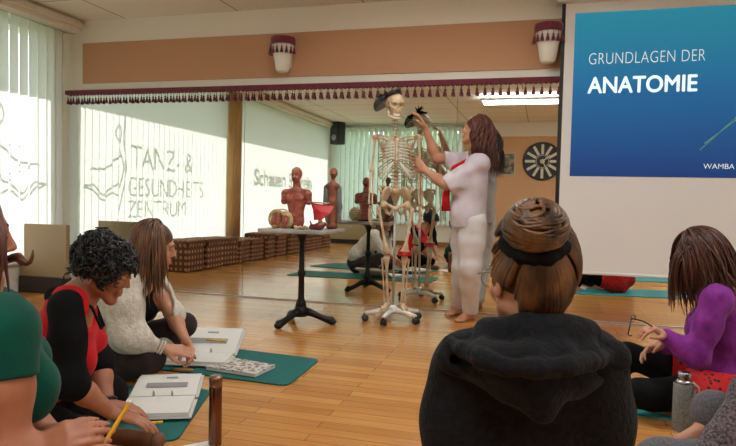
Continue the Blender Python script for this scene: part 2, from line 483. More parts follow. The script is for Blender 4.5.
# ------------------------------------------------------------------ implicit-surface modelling: smooth unions of round cones and ellipsoids
class SDF:
    def __init__(s): s.P = []
    def cone(s, a, b, ra, rb=None, k=0.02, op='u'):
        a = np.array(a, float); b = np.array(b, float); rb = ra if rb is None else rb
        r = max(ra, rb); s.P.append(('c', (a, b, ra, rb), np.minimum(a, b)-r, np.maximum(a, b)+r, k, op)); return s
    def chain(s, pts, rads, k=0.02, op='u'):
        for i in range(len(pts)-1): s.cone(pts[i], pts[i+1], rads[i], rads[i+1], k, op)
        return s
    def ell(s, c, r, M=None, k=0.02, op='u'):
        c = np.array(c, float); r = np.array(r, float); M = np.eye(3) if M is None else np.array(M, float)
        e = np.sqrt(((M * r[None, :])**2).sum(1))
        s.P.append(('e', (c, r, M), c-e, c+e, k, op)); return s
    def field(s, lo, hi, h):
        n = np.ceil((hi-lo)/h).astype(int)+1
        D = np.full(n, 9.0, np.float32)
        ax = [lo[i]+h*np.arange(n[i]) for i in range(3)]
        for (t, a, l, u, k, op) in s.P:
            mgn = 2*h + k*1.6
            i0 = np.clip(np.floor((l-mgn-lo)/h).astype(int), 0, n); i1 = np.clip(np.ceil((u+mgn-lo)/h).astype(int)+1, 0, n)
            if (i1 <= i0).any(): continue
            sl = tuple(slice(i0[i], i1[i]) for i in range(3))
            X = ax[0][sl[0]][:, None, None]; Y = ax[1][sl[1]][None, :, None]; Z = ax[2][sl[2]][None, None, :]
            if t == 'c':
                A, B, ra, rb = a; d = B-A; L2 = d.dot(d)+1e-12
                T = np.clip(((X-A[0])*d[0]+(Y-A[1])*d[1]+(Z-A[2])*d[2])/L2, 0, 1)
                q = np.sqrt((X-A[0]-T*d[0])**2+(Y-A[1]-T*d[1])**2+(Z-A[2]-T*d[2])**2)-(ra+(rb-ra)*T)
            else:
                c, r, M = a; x, y, z = X-c[0], Y-c[1], Z-c[2]
                p = [M[0, j]*x+M[1, j]*y+M[2, j]*z for j in range(3)]
                k0 = np.sqrt((p[0]/r[0])**2+(p[1]/r[1])**2+(p[2]/r[2])**2)
                k1 = np.sqrt((p[0]/r[0]**2)**2+(p[1]/r[1]**2)**2+(p[2]/r[2]**2)**2)+1e-9
                q = k0*(k0-1)/k1
            q = q.astype(np.float32); S = D[sl]
            if op == 'u':
                if k > 0:
                    hh = np.maximum(k-np.abs(S-q), 0)/k; D[sl] = np.minimum(S, q)-hh*hh*k*0.25
                else: D[sl] = np.minimum(S, q)
            elif op == 's':
                q = -q
                if k > 0:
                    hh = np.maximum(k-np.abs(S-q), 0)/k; D[sl] = np.maximum(S, q)+hh*hh*k*0.25
                else: D[sl] = np.maximum(S, q)
        return D
    def mesh(s, h=0.006, post=None):
        lo = np.min([p[2] for p in s.P if p[5] == 'u'], 0)-3*h-0.01; hi = np.max([p[3] for p in s.P if p[5] == 'u'], 0)+3*h+0.01
        D = s.field(lo, hi, h)
        if getattr(s, 'zmin', None) is not None:
            zz = lo[2]+h*np.arange(D.shape[2]); D = np.maximum(D, (s.zmin-zz)[None, None, :]).astype(np.float32)
        if post is not None:
            n = D.shape
            g = np.meshgrid(*[lo[i]+h*np.arange(n[i]) for i in range(3)], indexing='ij', sparse=True)
            D = post(D, *g).astype(np.float32)
        return surface_nets(D, lo, h)
    def build(s, name, m, parent=None, h=0.006, off=(0, 0, 0), post=None):
        V, F = s.mesh(h, post)
        return link_mesh(name, V-np.array(off, float), F, m, parent, True)

def cuff(D, X, Y, Z, p, n, rad=0.11):
    """ends a sleeve or leg cleanly: cuts what lies beyond the plane at p near the limb"""
    q = (X-p[0])*n[0]+(Y-p[1])*n[1]+(Z-p[2])*n[2]; r = (X-p[0])**2+(Y-p[1])**2+(Z-p[2])**2
    return np.where(r < rad*rad, np.maximum(D, q), D)
def surface_nets(D, lo, h):
    I = D < 0
    n = D.shape
    c = [slice(0, -1), slice(1, None)]
    cnt = np.zeros((n[0]-1, n[1]-1, n[2]-1), np.int8)
    for a in (0, 1):
        for b in (0, 1):
            for d in (0, 1): cnt += I[c[a], c[b], c[d]]
    act = (cnt > 0) & (cnt < 8)
    idx = np.full(act.shape, -1, np.int64); ii = np.argwhere(act); idx[act] = np.arange(len(ii))
    acc = np.zeros((len(ii), 3)); num = np.zeros(len(ii))
    corners = [(a, b, d) for a in (0, 1) for b in (0, 1) for d in (0, 1)]
    val = {k: D[ii[:, 0]+k[0], ii[:, 1]+k[1], ii[:, 2]+k[2]].astype(float) for k in corners}
    for k in corners:
        for ax in range(3):
            if k[ax] == 0:
                k2 = list(k); k2[ax] = 1; k2 = tuple(k2)
                v0, v1 = val[k], val[k2]; cr = (v0 < 0) != (v1 < 0)
                t = np.where(cr, v0/np.where(cr, v0-v1, 1), 0)
                p = np.tile(np.array(k, float), (len(ii), 1)); p[:, ax] += t
                acc += p*cr[:, None]; num += cr
    V = lo+h*(ii+acc/np.maximum(num, 1)[:, None])
    F = []
    for ax in range(3):
        o1, o2 = [(1, 2), (2, 0), (0, 1)][ax]
        s0 = [slice(1, -1)]*3; s1 = [slice(1, -1)]*3
        s0[ax] = slice(0, -1); s1[ax] = slice(1, None)
        A, B = I[tuple(s0)], I[tuple(s1)]
        for flip, mask in ((False, A & ~B), (True, ~A & B)):
            q = np.argwhere(mask)
            if not len(q): continue
            base = q.copy(); 
            for k in range(3):
                if k != ax: base[:, k] += 1
            def at(d1, d2):
                r = base.copy(); r[:, o1] += d1; r[:, o2] += d2; return idx[r[:, 0], r[:, 1], r[:, 2]]
            quad = np.stack([at(-1, -1), at(0, -1), at(0, 0), at(-1, 0)], 1)
            if flip: quad = quad[:, ::-1]
            F.append(quad)
    F = np.concatenate(F); F = F[(F >= 0).all(1)]
    return V, F
# ------------------------------------------------------------------ fringe, sconces, screen, room furniture
M_burg = mat('burgundy_velvet', rgb(92, 20, 40), 0.75, col2=rgb(120, 30, 52), nscale=30, sheen=0.3)
M_cream = mat('cream_cord', rgb(214, 196, 176), 0.7)
M_plaster = mat('lamp_plaster', rgb(232, 226, 212), 0.55)
def tassel_mesh(sc=1.0):
    mb = MB()
    mb.tube([(0, 0, 0), (0, 0, -0.040*sc)], 0.0025*sc, 5)
    mb.lathe([(0.002, -0.036), (0.009, -0.040), (0.009, -0.047), (0.006, -0.052), (0.011, -0.062), (0.0165, -0.092), (0.016, -0.096), (0.0, -0.092)], n=10)
    mb.V = [v*sc if i >= 10 else v for i, v in enumerate(mb.V)]
    return mb
fr = thing('tassel_fringe', 'burgundy tassel fringe hanging along top edge of wall mirror', 'fringe', (-4.77, YM-0.030, 2.0))
L = 5.1
bd = MB(); nseg = 250
for i in range(nseg):
    x0, x1 = L*i/nseg, L*(i+1)/nseg
    zz = -0.036-0.006*(i % 2)
    bd.box((x0, -0.008, zz), (x1, 0.008, 0.006))
bd.build('braid', M_burg, fr)
t0 = tassel_mesh().build('tassel', M_burg, None, True); t0.parent = fr
nt_ = 76
for i in range(nt_):
    o = t0 if i == 0 else t0.copy()
    if i: COL.objects.link(o)
    o.location = (0.03+i*(L-0.06)/(nt_-1), 0, -0.036); o.rotation_euler = (random.uniform(-.05, .05), random.uniform(-.06, .06), random.uniform(0, 3))
    o.parent = fr

def sconce(x, label):
    r = thing('wall_sconce', label, 'lamp', (x, YM-0.10, 2.10), 0, 'wall sconces with burgundy fringe')
    MB().lathe([(0.0, 0.0), (0.045, 0.004), (0.062, 0.02), (0.085, 0.16), (0.105, 0.285), (0.098, 0.285), (0.07, 0.10), (0, 0.03)], n=28, cap=False).build('shade', M_plaster, r, True)
    MB().box((-0.05, 0.05, 0.05), (0.05, 0.10, 0.22)).build('wall_bracket', M_plaster, r)
    MB().lathe([(0.104, 0.245), (0.112, 0.25), (0.116, 0.285), (0.112, 0.312), (0.104, 0.312)], n=28, cap=False).build('braid', M_burg, r, True)
    for k in range(9):
        a = math.pi*(1.0+0.12*(k-0.0))
        o = tassel_mesh(0.95).build('tassel', M_burg, r, True)
        o.location = (0.116*math.cos(a), 0.116*math.sin(a), 0.25)
    return r
sconce(-2.325, 'white wall sconce with burgundy tassels above the skeleton and table')
sconce(0.0, 'white wall sconce with burgundy tassels left of the screen')

# projection screen
YS = 5.28
ps = thing('projection_screen', 'white roll-down projection screen showing a blue anatomy slide', 'screen', (1.33, YS, 0))
def sx(p): return np.array(p)-np.array([1.33, YS, 0])
M_scr = mat('screen_cloth', rgb(226, 222, 216), 0.85)
MB().box(tuple(sx((0.06, YS-0.05, 2.565))), tuple(sx((2.60, YS+0.07, 2.68)))).build('case', M_white, ps)
MB().box(tuple(sx((0.112, YS, 0.42))), tuple(sx((2.55, YS+0.003, 2.57)))).build('screen_cloth', M_scr, ps)
MB().box(tuple(sx((0.098, YS-0.001, 0.42))), tuple(sx((0.126, YS+0.004, 2.565)))).build('border', M_black, ps)
MB().tube([sx((0.112, YS, 0.415)), sx((2.55, YS, 0.415))], 0.014, 10).build('bottom_bar', M_white, ps)
def slide_mat():
    m = bpy.data.materials.new('slide_image'); m.use_nodes = True
    nt = m.node_tree; b = nt.nodes['Principled BSDF']
    tc = nt.nodes.new('ShaderNodeTexCoord'); sp = nt.nodes.new('ShaderNodeSeparateXYZ'); nt.links.new(tc.outputs['Generated'], sp.inputs[0])
    r = nt.nodes.new('ShaderNodeValToRGB'); cr = r.color_ramp
    cr.elements[0].position = 0; cr.elements[0].color = rgb(18, 48, 104)
    cr.elements[1].position = 1; cr.elements[1].color = rgb(36, 128, 154)
    e = cr.elements.new(0.5); e.color = rgb(24, 88, 138)
    nt.links.new(sp.outputs['Z'], r.inputs['Fac'])
    nt.links.new(r.outputs[0], b.inputs['Base Color']); nt.links.new(r.outputs[0], b.inputs['Emission Color'])
    b.inputs['Emission Strength'].default_value = 0.34; b.inputs['Roughness'].default_value = 0.85
    return m
MB().box(tuple(sx((0.20, YS-0.003, 1.19))), tuple(sx((2.45, YS-0.001, 2.483)))).build('slide', slide_mat(), ps)
M_txt = mat('slide_text', rgb(214, 226, 226), 0.8); M_txt.node_tree.nodes['Principled BSDF'].inputs['Emission Color'].default_value = rgb(214, 226, 226)
M_txt.node_tree.nodes['Principled BSDF'].inputs['Emission Strength'].default_value = 0.25
M_ln = mat('slide_line', rgb(120, 190, 180), 0.8)
def text_mesh(name, txt, m, parent, x, y, z, width, height, bold=0.0, label=None, spacing=1.0):
    cu = bpy.data.curves.new(name, 'FONT'); cu.body = txt; cu.extrude = 0.0004; cu.offset = min(bold, 0); cu.space_character = spacing
    o = bpy.data.objects.new(name, cu); COL.objects.link(o); bpy.context.view_layer.update()
    me = bpy.data.meshes.new_from_object(o); bpy.data.objects.remove(o)
    V = np.array([v.co[:] for v in me.vertices]); mn, mx_ = V.min(0), V.max(0)
    a, b = width/(mx_[0]-mn[0]), height/(mx_[1]-mn[1])
    for v in me.vertices:
        p = v.co.copy(); v.co = (x+(p.x-mn[0])*a, y-p.z, z+(p.y-mn[1])*b)
    me.materials.append(m)
    if bold > 0:      # heavier strokes: the glyphs again, shifted by a hair
        import bmesh
        n0 = len(me.vertices); bm = bmesh.new(); bm.from_mesh(me); src = bm.verts[:]+bm.edges[:]+bm.faces[:]
        for (dx, dz) in ((0.004, 0), (-0.004, 0), (0, 0.004), (0, -0.004)):
            r = bmesh.ops.duplicate(bm, geom=src); bmesh.ops.translate(bm, verts=[g for g in r['geom'] if isinstance(g, bmesh.types.BMVert)], vec=(dx, -0.0002, dz))
        bm.to_mesh(me); bm.free()
    return split_words(me, name, 0, 0.034*width/0.8, parent, label)
q = sx((0.315, YS-0.004, 2.075)); text_mesh('heading_word', 'GRUNDLAGEN DER', M_txt, ps, q[0], q[1], q[2], 0.835, 0.088, -0.018, 'thin white heading line', 1.05)
q = sx((0.315, YS-0.004, 1.848)); text_mesh('heading_word', 'ANATOMIE', M_txt, ps, q[0], q[1], q[2], 0.785, 0.125, 0.004, 'bold white heading line')
q = sx((1.17, YS-0.004, 1.258)); text_mesh('speaker_name', 'WAMBA TA', M_txt, ps, q[0], q[1], q[2], 0.30, 0.038, -0.008)
ln = MB()
for (a, b_) in (((1.14, 1.40), (1.45, 1.72)), ((1.17, 1.45), (1.62, 1.83)), ((1.5, 1.55), (1.9, 2.05))):
    ln.tube([sx((a[0], YS-0.004, a[1])), sx((b_[0], YS-0.004, b_[1]))], 0.004, 4)
ln.build('slide_lines', M_ln, ps)

# low partition by the mirror
M_beige = mat('beige_laminate', rgb(158, 136, 100), 0.5)
M_dark = mat('dark_plinth', rgb(44, 36, 32), 0.5)
lp = thing('low_partition', 'low beige laminate partition standing against the left window by the mirror', 'partition', (-4.56, 4.87, 0))
MB().box((-0.27, -0.025, 0.15), (0.265, 0.025, 0.655), bev=0.006).build('panel', M_beige, lp)
MB().box((-0.25, -0.06, 0.0), (0.25, 0.06, 0.155)).build('plinth', M_dark, lp)
hc = thing('low_cabinet', 'low beige cabinet on dark plinth in far corner under the blinds', 'cabinet', (-4.1, YB+0.36, 0))
MB().box((-0.55, -0.17, 0.10), (0.45, 0.19, 0.52), bev=0.008).build('body', M_beige, hc)
MB().box((-0.52, -0.15, 0.0), (0.42, 0.16, 0.10)).build('plinth', M_dark, hc)

# checked baskets along the left wall
def check_mat():
    m = bpy.data.materials.new('checked_weave'); m.use_nodes = True
    nt = m.node_tree; b = nt.nodes['Principled BSDF']
    tc = nt.nodes.new('ShaderNodeTexCoord'); mp = nt.nodes.new('ShaderNodeMapping')
    # fold x+y so that every side shows the grid
    sp = nt.nodes.new('ShaderNodeSeparateXYZ'); ad = nt.nodes.new('ShaderNodeMath'); cb = nt.nodes.new('ShaderNodeCombineXYZ')
    nt.links.new(tc.outputs['Object'], sp.inputs[0]); nt.links.new(sp.outputs['X'], ad.inputs[0]); nt.links.new(sp.outputs['Y'], ad.inputs[1])
    nt.links.new(ad.outputs[0], cb.inputs['X']); nt.links.new(sp.outputs['Z'], cb.inputs['Y'])
    br = nt.nodes.new('ShaderNodeTexBrick'); br.offset = 0
    br.inputs['Scale'].default_value = 1; br.inputs['Brick Width'].default_value = 0.066; br.inputs['Row Height'].default_value = 0.066
    br.inputs['Mortar Size'].default_value = 0.018; br.inputs['Color1'].default_value = rgb(186, 146, 102); br.inputs['Color2'].default_value = rgb(150, 98, 60)
    br.inputs['Mortar'].default_value = rgb(96, 52, 28)
    nt.links.new(cb.outputs[0], br.inputs['Vector']); nt.links.new(br.outputs['Color'], b.inputs['Base Color']); b.inputs['Roughness'].default_value = 0.8
    return m
M_chk = check_mat()
bk = None
N_B = 12
ordn = ['first', 'second', 'third', 'fourth', 'fifth', 'sixth', 'seventh', 'eighth', 'ninth', 'tenth', 'eleventh', 'last']
for i in range(N_B):
    y = 3.75-0.455*i
    lab = 'brown checked woven basket on the floor by left window, %s from the mirror end' % ordn[i]
    if bk is None:
        bk = thing('checked_basket', lab, 'basket', (-4.42, y, 0), 0.0, 'checked baskets along the left wall')
        b_ = MB().box((-0.20, -0.20, 0.0), (0.20, 0.20, 0.29), bev=0.03).build('body', M_chk, bk)
        MB().box((-0.21, -0.21, 0.27), (0.21, 0.21, 0.355), bev=0.035).build('lid', M_chk, bk)
        o = bk
    else: o = dup(bk, (-4.42+random.uniform(-.03, .03), y, 0), random.uniform(-.18, .18), lab)
    o.scale = (1, 1, random.uniform(0.86, 1.14))

# loudspeaker in the far corner
sp_ = thing('loudspeaker', 'black loudspeaker mounted high in the far corner, seen in mirror', 'loudspeaker', (-4.50, YB+0.42, 2.22), math.radians(25))
MB().box((-0.13, -0.12, 0), (0.13, 0.12, 0.50), bev=0.02).build('cabinet', M_black, sp_)
MB().box((-0.11, 0.12, 0.03), (0.11, 0.127, 0.47), bev=0.003).build('grille', mat('grille', rgb(48, 48, 50), 0.6, bump=0.5, bscale=300), sp_)
MB().lathe([(0.07, 0), (0.06, 0.01), (0.0, 0.012)], (0, 0.127, 0.15), 18, (0, 1, 0)).build('woofer', M_alu, sp_, True)
MB().box((-0.02, -0.22, 0.2), (0.02, -0.11, 0.28)).build('wall_bracket', M_black, sp_)

# clock and picture on the back wall
M_ivory = mat('clock_ivory', rgb(226, 218, 200), 0.5)
ck = thing('wall_clock', 'large round black wall clock with ivory spoke numerals', 'clock', (-0.04, YB+0.014, 1.90))
MB().lathe([(0.0, 0.0), (0.40, 0.0), (0.40, 0.02), (0.0, 0.02)], n=48, axis=(0, 1, 0)).build('dial', M_black, ck, False)
MB().lathe([(0.385, 0.015), (0.405, 0.015), (0.41, 0.03), (0.405, 0.04), (0.385, 0.04)], n=48, axis=(0, 1, 0), cap=False).build('rim', mat('clock_rim', rgb(60, 54, 48), 0.4), ck, True)
for k in range(12):
    a = 2*math.pi*k/12
    M = Matrix.Rotation(a, 4, 'Y')
    MB().box((-0.028, 0.02, 0.15), (0.028, 0.027, 0.36), M).build('numeral', M_ivory, ck)
rg = MB()
for k in range(36):
    a0, a1 = 2*math.pi*k/36, 2*math.pi*(k+1)/36
    rg.tube([(0.13*math.sin(a0), 0.022, 0.13*math.cos(a0)), (0.13*math.sin(a1), 0.022, 0.13*math.cos(a1))], 0.006, 6)
rg.build('inner_ring', M_ivory, ck)
for (a, l, w_) in ((0.9, 0.2, 0.014), (2.6, 0.3, 0.010)):
    M = Matrix.Rotation(a, 4, 'Y'); MB().box((-w_, 0.03, -0.04), (w_, 0.036, l), M).build('hand', M_ivory, ck)
MB().lathe([(0.05, 0.02), (0.04, 0.04), (0, 0.045)], n=20, axis=(0, 1, 0)).build('hub', M_ivory, ck, True)
pf = thing('framed_picture', 'small framed dark picture on the peach back wall beside clock', 'picture', (-0.78, YB+0.012, 1.62))
MB().box((-0.16, 0, 0), (0.16, 0.012, 0.44)).build('print', mat('print', rgb(60, 58, 54), 0.5, col2=rgb(170, 160, 140), nscale=9), pf)
g = MB(); g.box((-0.18, 0, -0.02), (0.18, 0.022, 0.0)); g.box((-0.18, 0, 0.44), (0.18, 0.022, 0.46)); g.box((-0.18, 0, 0), (-0.16, 0.022, 0.44)); g.box((0.16, 0, 0), (0.18, 0.022, 0.44))
g.build('picture_frame', mat('frame_cream', rgb(205, 190, 160), 0.5), pf)

# bistro table
M_iron = mat('cast_iron', rgb(34, 30, 28), 0.45, 0.6, bump=0.2, bscale=60)
M_marble = mat('marble', rgb(190, 186, 180), 0.3, col2=rgb(150, 146, 142), nscale=7, detail=8)
TX, TY = -1.765, 4.44
tb = thing('bistro_table', 'grey marble bistro table on black cast-iron tripod base', 'table', (TX, TY, 0))
o = MB().box((-0.265, -0.22, 0.705), (0.265, 0.22, 0.735), Matrix.Rotation(math.radians(-4), 4, 'Z')).build('tabletop', M_marble, tb); rounded(o, 0.008)
MB().lathe([(0.03, 0.12), (0.042, 0.14), (0.036, 0.17), (0.024, 0.20), (0.022, 0.36), (0.032, 0.38), (0.032, 0.40), (0.022, 0.42), (0.020, 0.62), (0.03, 0.66), (0.05, 0.69), (0.12, 0.705)], n=18).build('column', M_iron, tb, True)
MB().lathe([(0.05, 0.06), (0.055, 0.10), (0.045, 0.13), (0.03, 0.16)], n=18).build('hub', M_iron, tb, True)
for a in (250, 12, 130):
    a = math.radians(a); c, s_ = math.cos(a), math.sin(a)
    mb = MB(); prof = [(0.03, 0.10), (0.09, 0.085), (0.15, 0.058), (0.20, 0.040), (0.245, 0.032), (0.26, 0.03)]
    mb.tube([(r*c, r*s_, z) for r, z in prof], [0.034, 0.028, 0.024, 0.026, 0.032, 0.02], 10, up=(0, 0, 1))
    mb.ell((0.245*c, 0.245*s_, 0.024), (0.034, 0.034, 0.024))
    mb.build('leg', M_iron, tb, True)

# anatomical models on the table
M_muscle = mat('model_muscle', rgb(176, 96, 78), 0.4, col2=rgb(132, 62, 50), nscale=14, stretch=(1, 1, 4), bump=0.2, bscale=30)
M_red = mat('model_red', rgb(186, 26, 24), 0.4)
M_bone = mat('bone', rgb(222, 206, 172), 0.5, col2=rgb(196, 174, 136), nscale=14, bump=0.1, bscale=60)
M_yel = mat('model_cream', rgb(206, 186, 140), 0.5, col2=rgb(166, 130, 90), nscale=20)
TZ = 0.735
def P(px, py, Y=TY): return aY(px, py, Y)
b0 = P(296, 229, 4.42); b0[2] = TZ
to = thing('torso_model', 'armless red-brown anatomical torso with head standing on the marble table', 'anatomical model', b0)
S = SDF(); k = 0.02
S.ell((0, 0, 0.06), (0.065, 0.05, 0.075), k=k); S.ell((0, 0, 0.13), (0.06, 0.046, 0.08), k=k); S.ell((0, 0, 0.20), (0.075, 0.052, 0.085), k=k)
S.ell((0.035, -0.03, 0.225), (0.035, 0.025, 0.03), k=0.015); S.ell((-0.035, -0.03, 0.225), (0.035, 0.025, 0.03), k=0.015)
for s_ in (-1, 1):
    S.cone((s_*0.035, 0, 0.285), (s_*0.088, 0, 0.262), 0.022, 0.032, k=0.02); S.cone((s_*0.088, 0, 0.262), (s_*0.100, 0, 0.205), 0.032, 0.026, k=0.015)
S.cone((0, 0.004, 0.28), (0, 0, 0.345), 0.034, 0.028, k=0.02)
S.ell((0, 0.0, 0.415), (0.040, 0.05, 0.052), k=0.015); S.ell((0, -0.022, 0.382), (0.032, 0.032, 0.036), k=0.012)
S.ell((0.016, -0.048, 0.405), (0.010, 0.010, 0.008), k=0.006, op='s'); S.ell((-0.016, -0.048, 0.405), (0.010, 0.010, 0.008), k=0.006, op='s')
S.cone((0, -0.046, 0.408), (0, -0.058, 0.388), 0.006, 0.008, k=0.006)
S.zmin = 0.0; S.build('torso', M_muscle, to, 0.0045)
fb = MB(); fb.ell((0, -0.048, 0.20), (0.018, 0.006, 0.06)); fb.ell((0, -0.043, 0.09), (0.03, 0.012, 0.05)); fb.build('front_organs', mat('organ', rgb(176, 92, 74), 0.4, col2=rgb(126, 50, 44), nscale=24), to, True)
fb = MB(); fb.ell((0, -0.028, 0.43), (0.030, 0.03, 0.03)); fb.build('skull_cap', mat('cap', rgb(170, 110, 84), 0.4), to, True)
MB().box((-0.07, -0.055, -0.0), (0.07, 0.055, 0.014), bev=0.004).build('base', M_iron, to)

b1 = P(280, 229, 4.36); b1[2] = TZ
cp = thing('chest_wall_model', 'cream and red rib-cage shell piece lying left of the torso model', 'anatomical model', b1)
S = SDF(); S.ell((-0.03, 0, 0.07), (0.065, 0.05, 0.075), k=0.01); S.ell((0.045, 0.005, 0.06), (0.06, 0.05, 0.07), k=0.01); S.ell((-0.012, -0.05, 0.075), (0.050, 0.05, 0.060), k=0.01, op='s'); S.ell((0.055, -0.05, 0.06), (0.035, 0.04, 0.045), k=0.008, op='s')
S.zmin = 0.0; S.build('shell', M_yel, cp, 0.004)
mb = MB()
for kx in range(6):
    z = 0.03+0.02*kx; wv = 0.07*math.sqrt(max(0, 1-((z-0.075)/0.085)**2))
    mb.tube([(wv*math.sin(t), 0.06*wv/0.085*math.cos(t)+0.002, z+0.012*math.cos(t)) for t in np.linspace(-1.5, 1.5, 12)], 0.006, 6)
mb.build('ribs', M_bone, cp, True)
S = SDF(); S.ell((-0.010, -0.015, 0.065), (0.026, 0.03, 0.06), k=0.01); S.ell((-0.045, -0.015, 0.05), (0.022, 0.03, 0.04), k=0.01); S.ell((0.05, -0.02, 0.05), (0.026, 0.025, 0.045), k=0.01)
S.zmin = 0.0; S.build('lungs', M_muscle, cp, 0.004)

b2 = P(301, 229, 4.27); b2[2] = TZ
io = thing('intestine_model', 'coiled cream intestine piece in front of the torso model', 'anatomical model', b2)
mb = MB(); pts = [(-0.05+0.1*t, 0.016*math.sin(t*22), 0.014+0.006*math.cos(t*15)) for t in np.linspace(0, 1, 40)]
mb.tube(pts, 0.011, 8); io_p = mb.build('coil', M_yel, io, True)
b3 = P(317, 228, 4.29); b3[2] = TZ
lv = thing('liver_model', 'dark red liver piece below the bright red flap on the table', 'anatomical model', b3)
S = SDF(); S.cone((-0.045, 0, 0.02), (0.02, 0, 0.028), 0.018, 0.028, k=0.02); S.cone((0.02, 0, 0.028), (0.055, 0.01, 0.045), 0.026, 0.016, k=0.02); S.cone((-0.04, 0, 0.03), (-0.055, 0, 0.065), 0.008, 0.005, k=0.01)
S.zmin = 0.0; S.build('liver', mat('liver', rgb(112, 40, 30), 0.35), lv, 0.004)
b4 = P(322, 229, 4.42); b4[2] = TZ
fp = thing('red_muscle_flap', 'bright red folded flap on cream stand at right of the torso model', 'anatomical model', b4)
cps = [aY(311, 203, 4.40), aY(334, 206, 4.42), aY(331, 213, 4.39), aY(321, 220, 4.36), aY(314, 220, 4.38), aY(313, 210, 4.38)]
cpl = [c-np.array(b4) for c in cps]
vd = RC @ np.array([0, 0, 1.]); mb = MB(); nP = len(cpl); cen = sum(cpl)/nP
ringA = [c+vd*0.008 for c in cpl]+[c-vd*0.008 for c in cpl]+[cen+vd*0.024, cen-vd*0.012]
mb.add(ringA, [(i, (i+1) % nP, 2*nP) for i in range(nP)]+[((i+1) % nP+nP, i+nP, 2*nP+1) for i in range(nP)]+[(i, i+nP, (i+1) % nP+nP, (i+1) % nP) for i in range(nP)])
mb.build('flap', M_red, fp)
MB().tube([cpl[0]+np.array([-0.012, -0.02, 0.006]), cpl[1]+np.array([-0.03, -0.02, 0.02])], 0.006, 8).build('rod', M_yel, fp, True)
MB().lathe([(0.022, 0), (0.024, 0.012), (0.020, 0.03), (0.018, 0.05), (0.012, 0.085)], (-0.022, 0.02, 0), 14).build('stand', M_yel, fp, True)
b5 = P(332, 226, 4.52); b5[2] = TZ
st = thing('standing_figurine', 'slender standing figurine with grey robe and reddish face behind the red flap', 'figurine', b5)
S = SDF()
S.ell((0, 0, 0.02), (0.045, 0.04, 0.02), k=0.01)
S.chain([(0, 0, 0.02), (0, 0, 0.2), (0, 0, 0.33)], [0.036, 0.036, 0.032], 0.02); S.cone((-0.035, 0, 0.325), (0.035, 0, 0.325), 0.024, 0.024, k=0.02)
S.cone((0, 0, 0.34), (0.004, -0.004, 0.40), 0.016, 0.015, k=0.015); S.ell((0.008, -0.006, 0.43), (0.030, 0.034, 0.038), k=0.01); S.cone((0.012, -0.036, 0.43), (0.014, -0.042, 0.42), 0.005, 0.006, k=0.006)
S.zmin = 0.0; S.build('body', mat('figurine_skin', rgb(150, 92, 62), 0.5, col2=rgb(112, 58, 40), nscale=18), st, 0.0045)
S = SDF()
S.chain([(-0.05, 0.004, 0.315), (-0.056, 0.0, 0.17), (-0.04, 0.0, 0.06)], [0.024, 0.020, 0.014], 0.02); S.chain([(0.045, 0.01, 0.315), (0.052, 0.012, 0.17), (0.05, 0.012, 0.06)], [0.022, 0.020, 0.018], 0.02)
S.chain([(0, 0.03, 0.33), (0, 0.035, 0.1)], [0.03, 0.03], 0.02)
S.build('robe', mat('figurine_robe', rgb(128, 130, 124), 0.7, col2=rgb(96, 98, 96), nscale=14), st, 0.0045)
# ------------------------------------------------------------------ skeleton on a rolling stand
M_boneS = mat('skeleton_bone', rgb(216, 192, 158), 0.5, col2=rgb(186, 154, 120), nscale=16, bump=0.08, bscale=80)
M_cart = mat('cartilage', rgb(220, 214, 200), 0.45)
M_stand = mat('stand_enamel', rgb(226, 222, 212), 0.35)
SKX, SKY, SKR = -1.13, 4.83, math.radians(14)
sk = thing('anatomical_skeleton', 'life-size bone-coloured teaching skeleton on a white rolling stand facing the class', 'skeleton', (SKX, SKY, 0), SKR)
sk.scale = (0.965, 0.965, 0.965)
# stand (wheel directions are given in the room)
hub = MB(); hub.lathe([(0.0, 0.062), (0.05, 0.062), (0.055, 0.09), (0.035, 0.115), (0.02, 0.13)], n=18).build('stand_hub', M_stand, sk, True)
MB().tube([(0, 0.0, 0.1), (0, 0.02, 0.6), (0, 0.045, 0.93)], 0.011, 10).build('stand_pole', M_alu, sk, True)
MB().tube([(0, 0.05, 0.90), (0, 0.075, 1.10), (0, 0.085, 1.40), (0, 0.05, 1.66), (0, 0.02, 1.74)], 0.006, 8).build('spine_rod', M_alu, sk, True)
for a in (207, 265, 336, 38, 125):
    aa = math.radians(a)-SKR; c, s_ = math.cos(aa), math.sin(aa); r_ = 0.235
    mb = MB(); mb.tube([(0.03*c, 0.03*s_, 0.085), (0.12*c, 0.12*s_, 0.080), (r_*c, r_*s_, 0.066)], [0.026, 0.022, 0.017], 8, flat=1.0, up=(0, 0, 1))
    lg = mb.build('stand_leg', M_stand, sk, True)
    cs = MB(); t = np.array([-s_, c, 0])
    ctr = np.array([r_*c, r_*s_, 0.027])
    for q in (-1, 1): cs.lathe([(0.0, -0.009), (0.024, -0.009), (0.027, -0.004), (0.027, 0.004), (0.024, 0.009), (0.0, 0.009)], ctr+t*0.013*q, 16, t)
    cs.tube([(r_*c, r_*s_, 0.05), (r_*c, r_*s_, 0.064)], 0.012, 8)
    cs.build('caster', M_black, lg, True)
